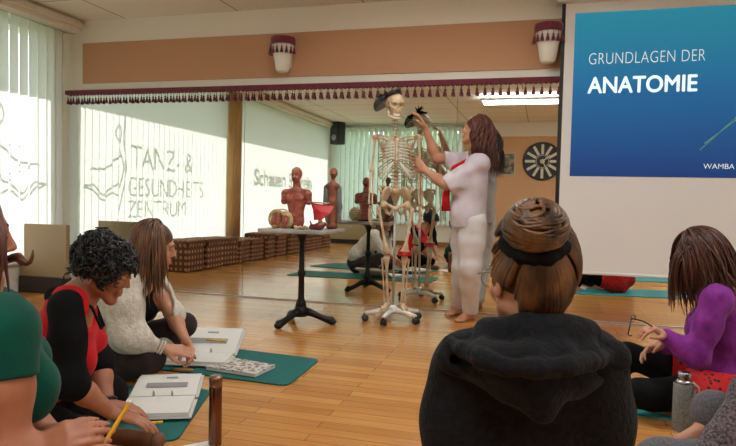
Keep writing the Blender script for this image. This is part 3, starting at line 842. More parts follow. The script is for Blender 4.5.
# skull
hr = math.radians(24); HC = np.array([-0.03, -0.005, 1.775])
HM = np.array([[math.cos(hr), -math.sin(hr), 0], [math.sin(hr), math.cos(hr), 0], [0, 0, 1.]])
tl = math.radians(6); HM = HM @ np.array([[1, 0, 0], [0, math.cos(tl), -math.sin(tl)], [0, math.sin(tl), math.cos(tl)]])
hp = lambda x, y, z: HC + HM @ np.array([x, y, z])
S = SDF()
S.ell(hp(0, 0.012, 0.03), (0.074, 0.092, 0.078), HM, 0.01); S.ell(hp(0, -0.05, 0.035), (0.060, 0.04, 0.05), HM, 0.02); S.ell(hp(0, -0.052, -0.035), (0.046, 0.038, 0.048), HM, 0.02)
for q in (-1, 1):
    S.cone(hp(q*0.04, -0.075, -0.022), hp(q*0.068, -0.02, -0.012), 0.010, 0.008, 0.012)
    S.cone(hp(q*0.06, -0.045, 0.025), hp(q*0.055, -0.06, -0.012), 0.008, 0.008, 0.012)
S.cone(hp(-0.045, -0.082, 0.022), hp(0.045, -0.082, 0.022), 0.010, 0.010, 0.012)
for q in (-1, 1): S.ell(hp(q*0.030, -0.088, 0.000), (0.020, 0.030, 0.018), HM, 0.006, 's')
S.ell(hp(0, -0.092, -0.030), (0.012, 0.022, 0.017), HM, 0.004, 's')
for q in (-1, 1): S.ell(hp(q*0.062, -0.035, -0.035), (0.012, 0.035, 0.022), HM, 0.006, 's')
skull = S.build('skull', M_boneS, sk, 0.004)
te = MB()
for row, z in ((0, -0.073), (1, -0.083)):
    for i in range(10):
        a = -1.0+2.0*i/9; te.ell(hp(0.034*math.sin(a), -0.046-0.036*math.cos(a), z), (0.0042, 0.004, 0.006), 6, 5)
te.build('teeth', M_cart, skull, True)
S = SDF()
S.chain([hp(0, -0.078, -0.108), hp(0.028, -0.062, -0.103), hp(0.05, -0.02, -0.088), hp(0.054, -0.006, -0.035)], [0.013, 0.011, 0.010, 0.008], 0.006)
S.chain([hp(0, -0.078, -0.108), hp(-0.028, -0.062, -0.103), hp(-0.05, -0.02, -0.088), hp(-0.054, -0.006, -0.035)], [0.013, 0.011, 0.010, 0.008], 0.006)
S.build('jaw', M_boneS, skull, 0.004)
# spine
def vert_mesh(r, h, sp, tp):
    mb = MB(); mb.lathe([(r*0.9, -h/2), (r, -h/2+0.002), (r*0.86, 0), (r, h/2-0.002), (r*0.9, h/2)], n=12)
    mb.tube([(0, r*0.8, 0), (0, r+sp, -sp*0.35)], [0.008, 0.005], 6)
    for q in (-1, 1): mb.tube([(q*r*0.6, r*0.6, 0), (q*(r+tp), r+0.012, 0.002)], [0.006, 0.005], 6)
    return mb
def spine_at(t):  # t 0 top neck .. 1 sacrum
    pts = np.array([(-0.027, 0.02, 1.70), (-0.012, 0.035, 1.56), (0, 0.07, 1.42), (0, 0.075, 1.30), (0, 0.045, 1.19), (0, 0.05, 1.085)])
    x = t*(len(pts)-1); i = min(int(x), len(pts)-2); f = x-i
    p0, p1, p2, p3 = pts[max(i-1, 0)], pts[i], pts[i+1], pts[min(i+2, len(pts)-1)]
    return 0.5*(2*p1+(-p0+p2)*f+(2*p0-5*p1+4*p2-p3)*f*f+(-p0+3*p1-3*p2+p3)*f**3)
vm = {'c': vert_mesh(0.013, 0.015, 0.018, 0.010).build('vertebra', M_boneS, sk, True)}
thor = []
for i in range(24):
    if i < 7: t = 0.01+0.235*i/7; kind = 'c'
    elif i < 19: t = 0.25+0.44*(i-7)/12; kind = 't'
    else: t = 0.705+0.295*(i-19)/5; kind = 'l'
    if kind not in vm:
        vm[kind] = vert_mesh(*((0.016, 0.021, 0.03, 0.018) if kind == 't' else (0.023, 0.028, 0.026, 0.022))).build('vertebra', M_boneS, sk, True); o = vm[kind]
    elif i == 0: o = vm['c']
    else: o = vm[kind].copy(); COL.objects.link(o); o.parent = sk
    p = spine_at(t); o.location = tuple(p)
    d = spine_at(min(t+0.01, 1))-spine_at(max(t-0.01, 0)); o.rotation_euler = (-math.atan2(d[1], -d[2])*-1, 0, 0)
    if kind == 't': thor.append(p)
# ribs, cartilage, sternum
ste0, ste1 = np.array([-0.004, -0.062, 1.485]), np.array([0, -0.088, 1.33])
wd = [0.062, 0.088, 0.105, 0.118, 0.126, 0.131, 0.134, 0.134, 0.130, 0.122, 0.105, 0.085]
for i in range(12):
    p = thor[i]; w_ = wd[i]
    f = min(i, 6)/6.0
    front = ste0+(ste1-ste0)*f
    drop = 0.035+0.055*min(i, 8)/8
    for q in (-1, 1):
        pts = []
        end = 1.0 if i < 7 else (0.86 if i < 10 else 0.55)
        yb, yf = p[1]+0.018, front[1]-0.002 if i < 7 else -0.075+0.01*(i-7)
        zf = (front[2]+0.01) if i < 7 else p[2]-drop-0.03
        cy, ry = (yb+yf)/2, (yb-yf)/2
        for t in np.linspace(0, end, 18):
            a = math.pi*t
            x = p[0]+q*(0.018*(1-t)+(w_)*math.sin(a)**0.8)
            if i < 7: x += q*0.030*t**3
            else: x += q*(0.045+0.01*(i-6))*t**3
            y = cy+ry*math.cos(a)
            z = p[2]+(zf-0.0-p[2])*(t**0.9)-drop*0.55*math.sin(a)
            pts.append((x, y, z))
        n_ = len(pts)
        cut = int(n_*0.8)
        MB().tube(pts[:cut+1] if i < 10 else pts, 0.0062, 6).build('rib', M_boneS, sk, True)
        if i < 10:
            cpts = pts[cut:]
            if i < 7: cpts = cpts+[tuple(front+np.array([q*0.012, -0.002, 0]))]
            else: cpts = cpts+[tuple(ste1+np.array([q*(0.02+0.012*(i-7)), 0.004, -0.02-0.014*(i-7)]))]
            MB().tube(cpts, 0.0058, 6).build('costal_cartilage', M_cart, sk, True)
S = SDF(); S.cone(ste0, ste0+np.array([0, -0.004, -0.04]), 0.020, 0.014, 0.01); S.cone(ste0+np.array([0, -0.004, -0.04]), ste1, 0.013, 0.016, 0.01); S.cone(ste1, ste1+np.array([0, 0, -0.035]), 0.008, 0.005, 0.01)
S.build('sternum', M_boneS, sk, 0.004)
for q in (-1, 1):
    MB().tube([(q*0.018, -0.062, 1.497), (q*0.07, -0.066, 1.512), (q*0.12, -0.03, 1.525), (q*0.168, 0.012, 1.532)], [0.009, 0.007, 0.007, 0.009], 8).build('clavicle', M_boneS, sk, True)
    S = SDF(); S.cone((q*0.155, 0.03, 1.52), (q*0.085, 0.085, 1.50), 0.010, 0.007, 0.01); S.cone((q*0.155, 0.03, 1.50), (q*0.10, 0.095, 1.36), 0.009, 0.006, 0.01); S.cone((q*0.085, 0.085, 1.50), (q*0.10, 0.095, 1.36), 0.006, 0.006, 0.01)
    S.cone((q*0.12, 0.075, 1.47), (q*0.105, 0.088, 1.42), 0.014, 0.010, 0.03); S.cone((q*0.155, 0.03, 1.52), (q*0.178, 0.006, 1.535), 0.010, 0.010, 0.01)
    S.build('scapula', M_boneS, sk, 0.004)
# pelvis
S = SDF()
for q in (-1, 1):
    R_ = np.array(Matrix.Rotation(q*0.55, 3, 'Z') @ Matrix.Rotation(-q*0.35, 3, 'Y'))
    S.ell((q*0.085, 0.02, 1.045), (0.022, 0.062, 0.072), R_, 0.012)
    S.chain([(q*0.052, -0.02, 1.09), (q*0.112, -0.035, 1.085), (q*0.135, -0.005, 1.10), (q*0.10, 0.07, 1.10)], [0.006, 0.010, 0.012, 0.010], 0.015) if False else S.chain([(q*0.118, -0.05, 1.07), (q*0.138, -0.01, 1.105), (q*0.10, 0.06, 1.11), (q*0.05, 0.085, 1.08)], [0.010, 0.012, 0.011, 0.010], 0.015)
    S.ell((q*0.092, -0.01, 0.955), (0.034, 0.034, 0.036), None, 0.02)
    S.chain([(q*0.085, -0.02, 0.965), (q*0.05, -0.055, 0.955), (q*0.012, -0.068, 0.935)], [0.014, 0.011, 0.014], 0.012)
    S.chain([(q*0.012, -0.068, 0.93), (q*0.045, -0.03, 0.885), (q*0.07, 0.01, 0.90), (q*0.085, 0.01, 0.94)], [0.011, 0.010, 0.014, 0.014], 0.012)
S.chain([(0, 0.065, 1.075), (0, 0.095, 1.02), (0, 0.085, 0.95)], [0.042, 0.028, 0.010], 0.02)
S.cone((-0.05, 0.08, 1.065), (0.05, 0.08, 1.065), 0.022, 0.022, 0.02)
S.build('pelvis', M_boneS, sk, 0.005)
# limbs
def longbone(a, b, r, e1, e2, name):
    a = np.array(a, float); b = np.array(b, float); d = b-a
    ts = [0, 0.05, 0.12, 0.25, 0.5, 0.75, 0.88, 0.95, 1.0]; rs = [e1*0.8, e1, e1*0.75, r*1.05, r*0.9, r*1.05, e2*0.75, e2, e2*0.8]
    return MB().tube([a+d*t for t in ts], rs, 10).build(name, M_boneS, sk, True)
def handbones(w, d, n, s, name='hand_bone'):
    w = np.array(w, float); d = np.array(d, float); d /= np.linalg.norm(d); n = np.array(n, float); n -= d*n.dot(d); n /= np.linalg.norm(n); t = np.cross(d, n)*s
    mb = MB()
    for i in range(4):
        for j in range(2): mb.ell(w+d*(0.008+0.014*j)+t*(-0.016+0.011*i), (0.008, 0.008, 0.008), 8, 6)
    mb.build('carpals', M_boneS, sk, True)
    for i, L_ in enumerate((0.5, 0.92, 1.0, 0.95, 0.8)):
        off = t*(0.03-0.0165*i) if i else t*0.028
        dd = d+t*(0.22-0.12*i) if i else d*0.75+t*0.8
        dd = dd/np.linalg.norm(dd); p = w+d*0.03+off*0.8 if i else w+d*0.014+off*0.7
        f = MB(); segs = (0.062, 0.040, 0.024, 0.018) if i else (0.042, 0.03, 0.022)
        bend = 0.0
        for sgl in segs:
            q_ = p+dd*sgl*L_ if i else p+dd*sgl
            f.tube([p, p+(q_-p)*0.5, q_], [0.0056, 0.0036, 0.0052], 6); p = q_+dd*0.002
            bend += 0.14; dd = dd+n*0.16; dd /= np.linalg.norm(dd)
        f.build('finger_bone', M_boneS, sk, True)
for q in (-1, 1):
    sh = (q*0.182, 0.005, 1.515); el = (q*0.20+(0.0 if q > 0 else 0.0), 0.01, 1.225); wr = (q*0.205, -0.03, 0.965)
    S = SDF(); S.ell(sh, (0.024, 0.024, 0.024), None, 0.0); S.build('humerus_head', M_boneS, sk, 0.005)
    longbone(sh, el, 0.0105, 0.019, 0.021, 'humerus')
    longbone((el[0]-q*0.010, el[1]+0.01, el[2]-0.005), (wr[0]-q*0.014, wr[1], wr[2]), 0.0068, 0.012, 0.009, 'ulna')
    longbone((el[0]+q*0.012, el[1]-0.005, el[2]-0.02), (wr[0]+q*0.012, wr[1]-0.004, wr[2]), 0.0068, 0.010, 0.012, 'radius')
    handbones((wr[0], wr[1]-0.002, wr[2]-0.01), (0, -0.10, -1), (-q*0.9, -0.3, 0), q)
    hip = (q*0.098, -0.012, 0.955); kn = (q*0.075+0.012, -0.03, 0.575)
    S = SDF(); S.ell(hip, (0.024, 0.024, 0.024), None, 0.01); S.cone(hip, (q*0.142, -0.005, 0.925), 0.014, 0.017, 0.012); S.build('femur_head', M_boneS, sk, 0.005)
    longbone((q*0.138, -0.008, 0.93), kn, 0.0125, 0.020, 0.032, 'femur')
    S = SDF(); S.ell((kn[0]-0.018, kn[1], kn[2]), (0.022, 0.030, 0.024), None, 0.01); S.ell((kn[0]+0.018, kn[1], kn[2]), (0.022, 0.030, 0.024), None, 0.01); S.build('knee_joint', M_boneS, sk, 0.005)
    MB().ell((kn[0], kn[1]-0.040, kn[2]+0.008), (0.020, 0.010, 0.022)).build('kneecap', M_boneS, sk, True)
    an = (q*0.060+0.012, 0.0, 0.145)
    longbone((kn[0], kn[1], kn[2]-0.035), an, 0.0125, 0.030, 0.019, 'tibia')
    longbone((kn[0]+q*0.034, kn[1]+0.015, kn[2]-0.055), (an[0]+q*0.024, an[1]+0.008, an[2]-0.008), 0.0062, 0.011, 0.011, 'fibula')
    yaw = q*0.45+0.0; fd = np.array([math.sin(yaw)*1.0, -math.cos(yaw), -0.42]); fd /= np.linalg.norm(fd); sd = np.array([math.cos(yaw), math.sin(yaw), 0])
    A = np.array(an)+np.array([0, 0, -0.012])
    S = SDF(); S.cone(A, A-fd*0.045+np.array([0, 0, -0.035]), 0.024, 0.020, 0.012); S.cone(A, A+fd*0.05+np.array([0, 0, -0.008]), 0.022, 0.020, 0.012); S.cone(A+fd*0.04-sd*0.015, A+fd*0.075-sd*0.018, 0.013, 0.012, 0.01); S.cone(A+fd*0.04+sd*0.015, A+fd*0.075+sd*0.018, 0.013, 0.012, 0.01)
    S.build('tarsals', M_boneS, sk, 0.005)
    for i in range(5):
        o_ = sd*(0.028-0.014*i)*(-q)*-1
        p = A+fd*0.072+o_*0.8+np.array([0, 0, -0.008]); r_ = 0.0085 if i == (0) else 0.0055
        mb = MB(); d_ = fd+o_*1.2; d_ /= np.linalg.norm(d_)
        for sgl in (0.062, 0.026, 0.016): 
            q2 = p+d_*sgl*(1-0.06*i); mb.tube([p, (p+q2)/2, q2], [r_, r_*0.65, r_*0.95], 6); p = q2+d_*0.002
        mb.build('toe_bone', M_boneS, sk, True)
kb = MB(); kx = 0.087
for ring in range(3):
    kb.tube([(kx+0.045*math.cos(a), -0.03+0.050*math.sin(a), 0.553+0.011*ring) for a in np.linspace(0, 2*math.pi, 25)], 0.009, 6, cap=False)
kb.build('knee_band', M_red, sk, True)['label'] = 'red band round the knee'
# feathered hat on the skull
M_hat = mat('hat_felt', rgb(26, 26, 28), 0.8)
def veil_mat():
    m = bpy.data.materials.new('hat_veil'); m.use_nodes = True; nt = m.node_tree; nt.nodes.clear()
    o = nt.nodes.new('ShaderNodeOutputMaterial'); t = nt.nodes.new('ShaderNodeBsdfTransparent'); d = nt.nodes.new('ShaderNodeBsdfDiffuse'); mx = nt.nodes.new('ShaderNodeMixShader')
    d.inputs['Color'].default_value = rgb(60, 62, 64); mx.inputs['Fac'].default_value = 0.75
    nt.links.new(t.outputs[0], mx.inputs[1]); nt.links.new(d.outputs[0], mx.inputs[2]); nt.links.new(mx.outputs[0], o.inputs['Surface']); return m
RZ = np.array(Matrix.Rotation(SKR, 3, 'Z'))
hw = RZ @ np.array([-0.046, 0.0, 0]) + np.array([SKX, SKY, 1.786])
HS_ = 1.08
ht = thing('feathered_hat', 'black feathered fascinator hat with veil sitting on the skeleton skull', 'hat', hw)
S = SDF(); S.ell((-0.02, 0, 0.004), (0.088, 0.085, 0.026), None, 0.01); S.ell((-0.02, 0.0, -0.03), (0.10, 0.10, 0.045), None, 0.004, 's')
S.build('crown', M_hat, ht, 0.004)
fe = MB(); r2 = np.random.default_rng(5)
for i in range(46):
    a = r2.uniform(-0.6, 2.0); b0_ = np.array([0.0, 0.04, 0.02]); L_ = r2.uniform(0.05, 0.11)
    d0 = np.array([math.cos(a)*0.75, 0.35+0.5*r2.random(), 0.2+0.7*r2.random()]); d0 /= np.linalg.norm(d0)
    pts = [b0_+d0*L_*t+np.array([0, 0, -0.03*t*t]) for t in np.linspace(0, 1, 6)]
    fe.tube(pts, [0.003, 0.006, 0.006, 0.005, 0.004, 0.001], 4, flat=0.3)
for i in range(30):
    a = r2.uniform(0, 6.28); b0_ = np.array([-0.02+0.07*math.cos(a), 0.07*math.sin(a), 0.012]); d0 = np.array([-math.sin(a)+0.3*math.cos(a), math.cos(a)+0.3*math.sin(a), r2.uniform(0.1, 0.6)]); d0 /= np.linalg.norm(d0)
    fe.tube([b0_+d0*0.055*t+np.array([0, 0, -0.015*t*t]) for t in np.linspace(0, 1, 5)], [0.004, 0.007, 0.007, 0.005, 0.001], 4, flat=0.4)
fe.build('feathers', M_hat, ht, True)
ve = MB(); nn = 14
for i in range(nn+1):
    for j in range(7):
        a = math.pi*(0.62+0.86*i/nn); r_ = 0.092+0.030*math.sin(j/6*2.2); ve.V.append(np.array([-0.02+r_*math.cos(a)*1.1, r_*math.sin(a), 0.012-0.085*j/6*(0.55+0.45*math.sin(math.pi*i/nn))]))
for i in range(nn):
    for j in range(6): ve.F.append((i*7+j, i*7+j+1, (i+1)*7+j+1, (i+1)*7+j))
ve.build('veil', veil_mat(), ht, True)
ht.scale = (HS_, HS_, HS_); ht.rotation_euler = (0, -0.28, 0)
# ------------------------------------------------------------------ people
def skin_mat(name, c1, c2): return mat(name, c1, 0.5, col2=c2, nscale=9, bump=0.06, bscale=160, sss=0.06)
M_skA = skin_mat('skin_tan', rgb(196, 140, 108), rgb(182, 122, 92))
M_skB = skin_mat('skin_warm', rgb(178, 118, 88), rgb(160, 100, 72))
M_skC = skin_mat('skin_fair', rgb(206, 152, 122), rgb(194, 132, 104))
M_eye = mat('eye_white', rgb(225, 220, 212), 0.25); M_iris = mat('iris', rgb(58, 38, 26), 0.2); M_lip = mat('lip', rgb(160, 82, 74), 0.4)
def hair_mat(name, c1, c2): return mat(name, c1, 0.42, col2=c2, nscale=26, stretch=(1, 1, 0.35), spec=0.5)
M_hAub = hair_mat('auburn_hair', rgb(66, 30, 20), rgb(104, 50, 30))
M_hBr = hair_mat('brown_hair', rgb(72, 44, 28), rgb(120, 80, 50))
M_hBl = hair_mat('black_hair', rgb(14, 12, 12), rgb(30, 26, 26))
M_hDk = hair_mat('dark_auburn_hair', rgb(58, 28, 18), rgb(96, 48, 28))
M_hBun = hair_mat('brown_blond_hair', rgb(50, 30, 19), rgb(128, 88, 52))
def cloth(name, c1, c2, ns=30, bump=0.25, bs=60, sheen=0.08, rough=0.85): return mat(name, c1, rough, col2=c2, nscale=ns, bump=bump, bscale=bs, sheen=sheen, spec=0.15)
M_wblouse = cloth('white_blouse', rgb(208, 196, 199), rgb(190, 178, 182), 9, 0.2, 25)
M_wpants = cloth('white_trousers', rgb(216, 210, 208), rgb(204, 198, 196), 9, 0.2, 20)
M_scarf = cloth('red_scarf', rgb(196, 30, 36), rgb(170, 20, 28))
M_hood = cloth('black_fleece', rgb(15, 15, 17), rgb(25, 25, 28), 60, 0.5, 90, 0.04)
M_purple = cloth('purple_knit', rgb(146, 56, 150), rgb(122, 40, 128), 20, 0.2, 120)
M_blackleg = cloth('black_leggings', rgb(12, 11, 12), rgb(20, 18, 19), 12, 0.1, 80, 0.0)
M_greyleg = cloth('grey_leggings', rgb(84, 83, 88), rgb(112, 110, 115), 120, 0.2, 200)
M_brownleg = cloth('brown_black_leggings', rgb(44, 34, 34), rgb(56, 44, 44), 12, 0.1, 80)
M_green = cloth('green_cotton', rgb(6, 76, 60), rgb(4, 62, 50), 8, 0.12, 40)
M_redtop = cloth('red_cotton', rgb(206, 24, 32), rgb(182, 16, 26), 8, 0.1, 60)
M_blackc = cloth('black_cotton', rgb(12, 12, 13), rgb(20, 19, 21), 10, 0.15, 60, 0.0)
M_ivoryk = cloth('ivory_knit', rgb(214, 206, 190), rgb(194, 184, 168), 40, 0.5, 90)
M_mel = cloth('melange_knit', rgb(66, 58, 64), rgb(128, 116, 120), 130, 0.6, 120)

def basis(fwd, up=(0, 0, 1)):
    f = np.array(fwd, float); f /= np.linalg.norm(f); u = np.array(up, float); u -= f*u.dot(f); u /= np.linalg.norm(u)
    return np.stack([np.cross(f, u), f, u], 1)          # columns: right, forward, up
class Head:
    def __init__(s, c, fwd, up=(0, 0, 1), sc=1.0): s.c = np.array(c, float); s.M = basis(fwd, up); s.sc = sc
    def w(s, x, y, z): return s.c+s.M @ (np.array([x, y, z])*s.sc)
    def add(s, S, neck, mouth=True):
        w, M, q = s.w, s.M, s.sc
        S.ell(w(0, -0.018, 0.035), np.array([0.072, 0.092, 0.084])*q, M, 0.02); S.ell(w(0, 0.028, -0.015), np.array([0.058, 0.060, 0.082])*q, M, 0.03)
        for t in (-1, 1):
            S.cone(w(t*0.056, -0.005, -0.045), w(t*0.016, 0.062, -0.094), 0.017*q, 0.014*q, 0.025)
            S.ell(w(t*0.038, 0.062, -0.022), np.array([0.020, 0.018, 0.018])*q, M, 0.02)
        S.ell(w(0, 0.070, -0.096), np.array([0.020, 0.018, 0.017])*q, M, 0.02)
        S.cone(w(-0.034, 0.076, 0.026), w(0.034, 0.076, 0.026), 0.0095*q, 0.0095*q, 0.018)
        for t in (-1, 1): S.ell(w(t*0.031, 0.094, 0.006), np.array([0.018, 0.013, 0.012])*q, M, 0.008, 's')
        S.cone(w(0, 0.084, 0.014), w(0, 0.101, -0.020), 0.0075*q, 0.0098*q, 0.010)
        for t in (-1, 1): S.ell(w(t*0.010, 0.090, -0.026), np.array([0.007, 0.009, 0.006])*q, M, 0.006)
        S.cone(w(-0.016, 0.083, -0.054), w(0.016, 0.083, -0.054), 0.0085*q, 0.0085*q, 0.010)
        S.cone(w(-0.014, 0.082, -0.066), w(0.014, 0.082, -0.066), 0.0085*q, 0.0085*q, 0.008)
        for t in (-1, 1):
            S.ell(w(t*0.075, -0.012, -0.004), np.array([0.009, 0.019, 0.030])*q, M, 0.006); S.ell(w(t*0.084, -0.006, -0.002), np.array([0.006, 0.010, 0.016])*q, M, 0.005, 's')
        S.cone(w(0, -0.022, -0.055), neck, 0.054*q, 0.056, 0.03)
    def features(s, root, off, brow, skin=None, closed=False):
        w, q = s.w, s.sc; off = np.array(off, float)
        for t in (-1, 1):
            e = MB().ell(w(t*0.031, 0.076, 0.005)-off, np.array([0.0125]*3)*q, 12, 8).build('eye', M_eye, root, True)
            MB().ell(w(t*0.031, 0.0855, 0.004)-off, np.array([0.0050, 0.0045, 0.0055])*q, 10, 6, s.M).build('iris', M_iris, e, True)
            if closed: MB().ell(w(t*0.031, 0.0775, 0.0065)-off, np.array([0.0138, 0.0125, 0.0118])*q, 12, 8, s.M).build('eyelid', skin, root, True)
            else: MB().tube([w(t*0.031+x, 0.0795-0.004*abs(x)/0.016, 0.0125-0.35*x*x/0.016)-off for x in np.linspace(-0.016, 0.016, 7)], [0.002]+[0.0035]*5+[0.002], 6).build('eyelid', skin, root, True)
            MB().tube([w(t*0.033+x*t, 0.090-0.010*(x+0.02)/0.04, 0.027+0.004*(1-(x/0.02)**2))-off for x in np.linspace(-0.02, 0.02, 7)], [0.002, 0.003, 0.003, 0.003, 0.003, 0.0025, 0.001], 5).build('eyebrow', brow, root, True)
        MB().tube([w(x, 0.092-0.010*(x/0.022)**2, -0.0545)-off for x in np.linspace(-0.022, 0.022, 9)], [0.001]+[0.0042]*7+[0.001], 6).tube([w(x, 0.091-0.010*(x/0.019)**2, -0.0645)-off for x in np.linspace(-0.019, 0.019, 9)], [0.001]+[0.0048]*7+[0.001], 6).build('lips', M_lip, root, True)

def hand(S, wr, d, n, side, curl=0.35, spread=0.10, sc=1.0, thumb=0.6, index=None, k=0.006):
    """wr wrist, d finger direction, n palm normal, side +1/-1: which way the thumb lies along d x n"""
    wr = np.array(wr, float); d = np.array(d, float); d /= np.linalg.norm(d); n = np.array(n, float); n -= d*n.dot(d); n /= np.linalg.norm(n)
    t = np.cross(d, n)*side
    offs = [0.027, 0.009, -0.009, -0.025]; Ls = [(0.040, 0.024, 0.020), (0.045, 0.027, 0.021), (0.041, 0.026, 0.020), (0.032, 0.020, 0.018)]
    tips = []
    for i in range(4):
        kb_ = wr+(d*(0.084-0.004*abs(i-1))+t*offs[i])*sc
        S.cone(wr+t*offs[i]*0.55*sc+d*0.004, kb_, 0.0145*sc, 0.0105*sc, 0.012)
        dd = d+t*(offs[i]*spread*12); dd /= np.linalg.norm(dd); p = kb_
        c_ = curl if (index is None or i > 0) else index
        r = 0.0092 if i < 3 else 0.0078
        for j in range(3):
            a = c_*(0.8+0.35*j); dd = dd*math.cos(a)+n*math.sin(a); dd /= np.linalg.norm(dd)
            q_ = p+dd*Ls[i][j]*sc; S.cone(p, q_, r*sc*(1-0.10*j), r*sc*(0.9-0.10*j), k*0.5 if j else k); p = q_
            nn = n-dd*n.dot(dd); 
        tips.append(p)
    p0 = wr+(d*0.018+t*0.020+n*0.006)*sc; d1 = d*0.65+t*0.75+n*0.25; d1 /= np.linalg.norm(d1)
    p1 = p0+d1*0.038*sc; d2 = d*0.9+t*(0.55-thumb*0.5)+n*thumb*0.6; d2 /= np.linalg.norm(d2); p2 = p1+d2*0.032*sc
    d3 = d*0.95+t*(0.2-thumb*0.5)+n*thumb*0.7; d3 /= np.linalg.norm(d3); p3 = p2+d3*0.026*sc
    S.cone(p0, p1, 0.0155*sc, 0.0115*sc, 0.014); S.cone(p1, p2, 0.0108*sc, 0.0098*sc, 0.004); S.cone(p2, p3, 0.0098*sc, 0.0075*sc, 0.004)
    return tips, p3
def foot(S, an, d, sc=1.0, k=0.014, pad=0.0):
    an = np.array(an, float); d = np.array(d, float); d /= np.linalg.norm(d); u = np.array([0, 0, 1.])-d*d[2]; u /= np.linalg.norm(u); t = np.cross(d, u)
    heel = an-d*0.035*sc-u*0.045*sc; ball = an+d*0.115*sc-u*0.052*sc
    S.cone(an, heel, 0.034*sc+pad, 0.029*sc+pad, 0.02); S.cone(an+u*0.0, ball+u*0.01, 0.035*sc+pad, 0.022*sc+pad, 0.02); S.cone(heel, ball, 0.025*sc+pad, 0.020*sc+pad, 0.02)
    S.cone(ball+t*0.022*sc, ball-t*0.022*sc, 0.018*sc+pad, 0.016*sc+pad, 0.015)
    if pad == 0:
        for i, (o, L_, r) in enumerate(((0.028, 0.042, 0.0125), (0.012, 0.040, 0.009), (-0.002, 0.035, 0.0085), (-0.015, 0.029, 0.008), (-0.027, 0.022, 0.0075))):
            p = ball+t*o*sc+d*0.01*sc-u*0.004*sc; S.cone(p, p+d*L_*sc-u*0.005*sc, r*sc, r*sc*0.9, 0.004)
def limb(S, a, b, c, r0, r1, r2, r3, k=0.03, bulge=1.0):
    """two-bone limb: a joint, b middle joint, c end"""
    a, b, c = [np.array(x, float) for x in (a, b, c)]
    S.cone(a, a+(b-a)*0.45, r0, (r0+r1)/2*1.04*bulge, k); S.cone(a+(b-a)*0.45, b, (r0+r1)/2*1.04*bulge, r1, k)
    S.cone(b, b+(c-b)*0.35, r1, r2, k); S.cone(b+(c-b)*0.35, c, r2, r3, k)
def torso(S, pel, che, neck, sl, sr, pad=0.0, w=1.0, bust=0.0, fwd=None, hipw=0.155):
    pel, che, neck, sl, sr = [np.array(x, float) for x in (pel, che, neck, sl, sr)]
    lat = sr-sl; lat /= np.linalg.norm(lat); up = che-pel; up /= np.linalg.norm(up); lat2 = lat-up*lat.dot(up); lat2 /= np.linalg.norm(lat2); f = np.cross(up, lat2)
    M = np.stack([lat2, f, up], 1)
    S.ell(pel, np.array([hipw*w, 0.115, 0.12])+pad, M, 0.05); wst = pel+(che-pel)*0.5
    S.ell(wst, np.array([0.122*w, 0.095, 0.15])+pad, M, 0.06); S.ell(che, np.array([0.148*w, 0.108, 0.15])+pad, M, 0.06)
    mid = (sl+sr)/2
    S.cone(sl+(mid-sl)*0.25, sr+(mid-sr)*0.25, 0.062+pad, 0.062+pad, 0.05)
    S.cone(mid+f*0.0, neck, 0.075+pad*0.5, 0.056+pad*0.5, 0.04)
    if bust:
        for t in (-1, 1): S.ell(che+f*(0.085+0.02*bust)+lat2*t*0.07*w-up*0.02, np.array([0.066, 0.058, 0.066])*(0.8+0.2*bust)+pad, M, 0.035)
    return M
def smart_build(S, name, m, root, off, h): return S.build(name, m, root, h, off)

def strands(head, n, length, seed, lim=118, cols=(), step=0.022, wave=0.0, r0=0.0065, spread=0.0, grav=0.34, tmin=0.08, tmax=1.25, part=0.0, sweep=None, lift=1.0, lenvar=0.15, push=None):
    """hair locks that start near the parting, slide over the head and hang; cols = [(centre, radius)] to keep clear of"""
    R = np.random.default_rng(seed); mb = MB()
    rad = np.array([0.079, 0.100, 0.092])*head.sc*lift; c0 = head.w(0, -0.018, 0.035)
    down = np.array([0, 0, -1.])
    for i in range(n):
        phi = math.radians(R.uniform(-lim, lim)); th = R.uniform(tmin, tmax)
        lay = 1.0+0.10*R.random()
        loc = lambda th_, ph_: np.array([rad[0]*math.sin(th_)*math.sin(ph_), -rad[1]*math.sin(th_)*math.cos(ph_), rad[2]*math.cos(th_)])*lay
        p = c0+head.M @ (loc(th, phi)+np.array([part, 0, 0])); q = c0+head.M @ (loc(th+0.15, phi)+np.array([part, 0, 0]))
        d = q-p; d /= np.linalg.norm(d)
        L_ = length*(1+lenvar*R.uniform(-1, 1)); k = int(L_/step); P_ = [p]; ph0 = R.uniform(0, 6.28); wv = R.normal(0, 1, 3)
        jit = R.normal(0, spread, 3)
        for j in range(k):
            g = down+jit+(np.array(sweep) if sweep is not None else 0)
            d = d*(1-grav)+g*grav
            if wave: d = d+wave*np.array([math.sin(ph0+j*0.9), math.cos(ph0+j*0.9), 0])*min(1, j/6)
            d /= np.linalg.norm(d); p = p+d*step
            l = head.M.T @ (p-c0); e = np.sqrt(((l/(rad*lay))**2).sum())
            if e < 1: l = l/e; p = c0+head.M @ l
            # keep the face free
            lf = (head.M.T @ (p-head.c))/head.sc
            if lf[1] > 0.035 and lf[2] < 0.05 and lf[2] > -0.13:
                s_ = 1 if lf[0] >= 0 else -1; tgt = s_*(0.068+0.006*R.random())
                if abs(lf[0]) < abs(tgt): lf[0] = tgt; p = head.c+head.M @ (lf*head.sc)
            for (cc, cr) in cols:
                v = p-np.array(cc); nv = np.linalg.norm(v)
                if nv < cr: p = np.array(cc)+v/nv*cr
            d = p-P_[-1]; nd = np.linalg.norm(d); d = d/nd if nd > 1e-6 else down
            P_.append(p)
        if len(P_) < 3: continue
        m_ = len(P_); rr = [r0*(0.8+0.2*math.sin(min(1, t/0.3)*1.57))*(1 if t < 0.6 else max(0.12, 1-(t-0.6)/0.42)) for t in np.linspace(0, 1, m_)]
        mb.tube(P_, rr, 5, flat=0.6)
    return mb
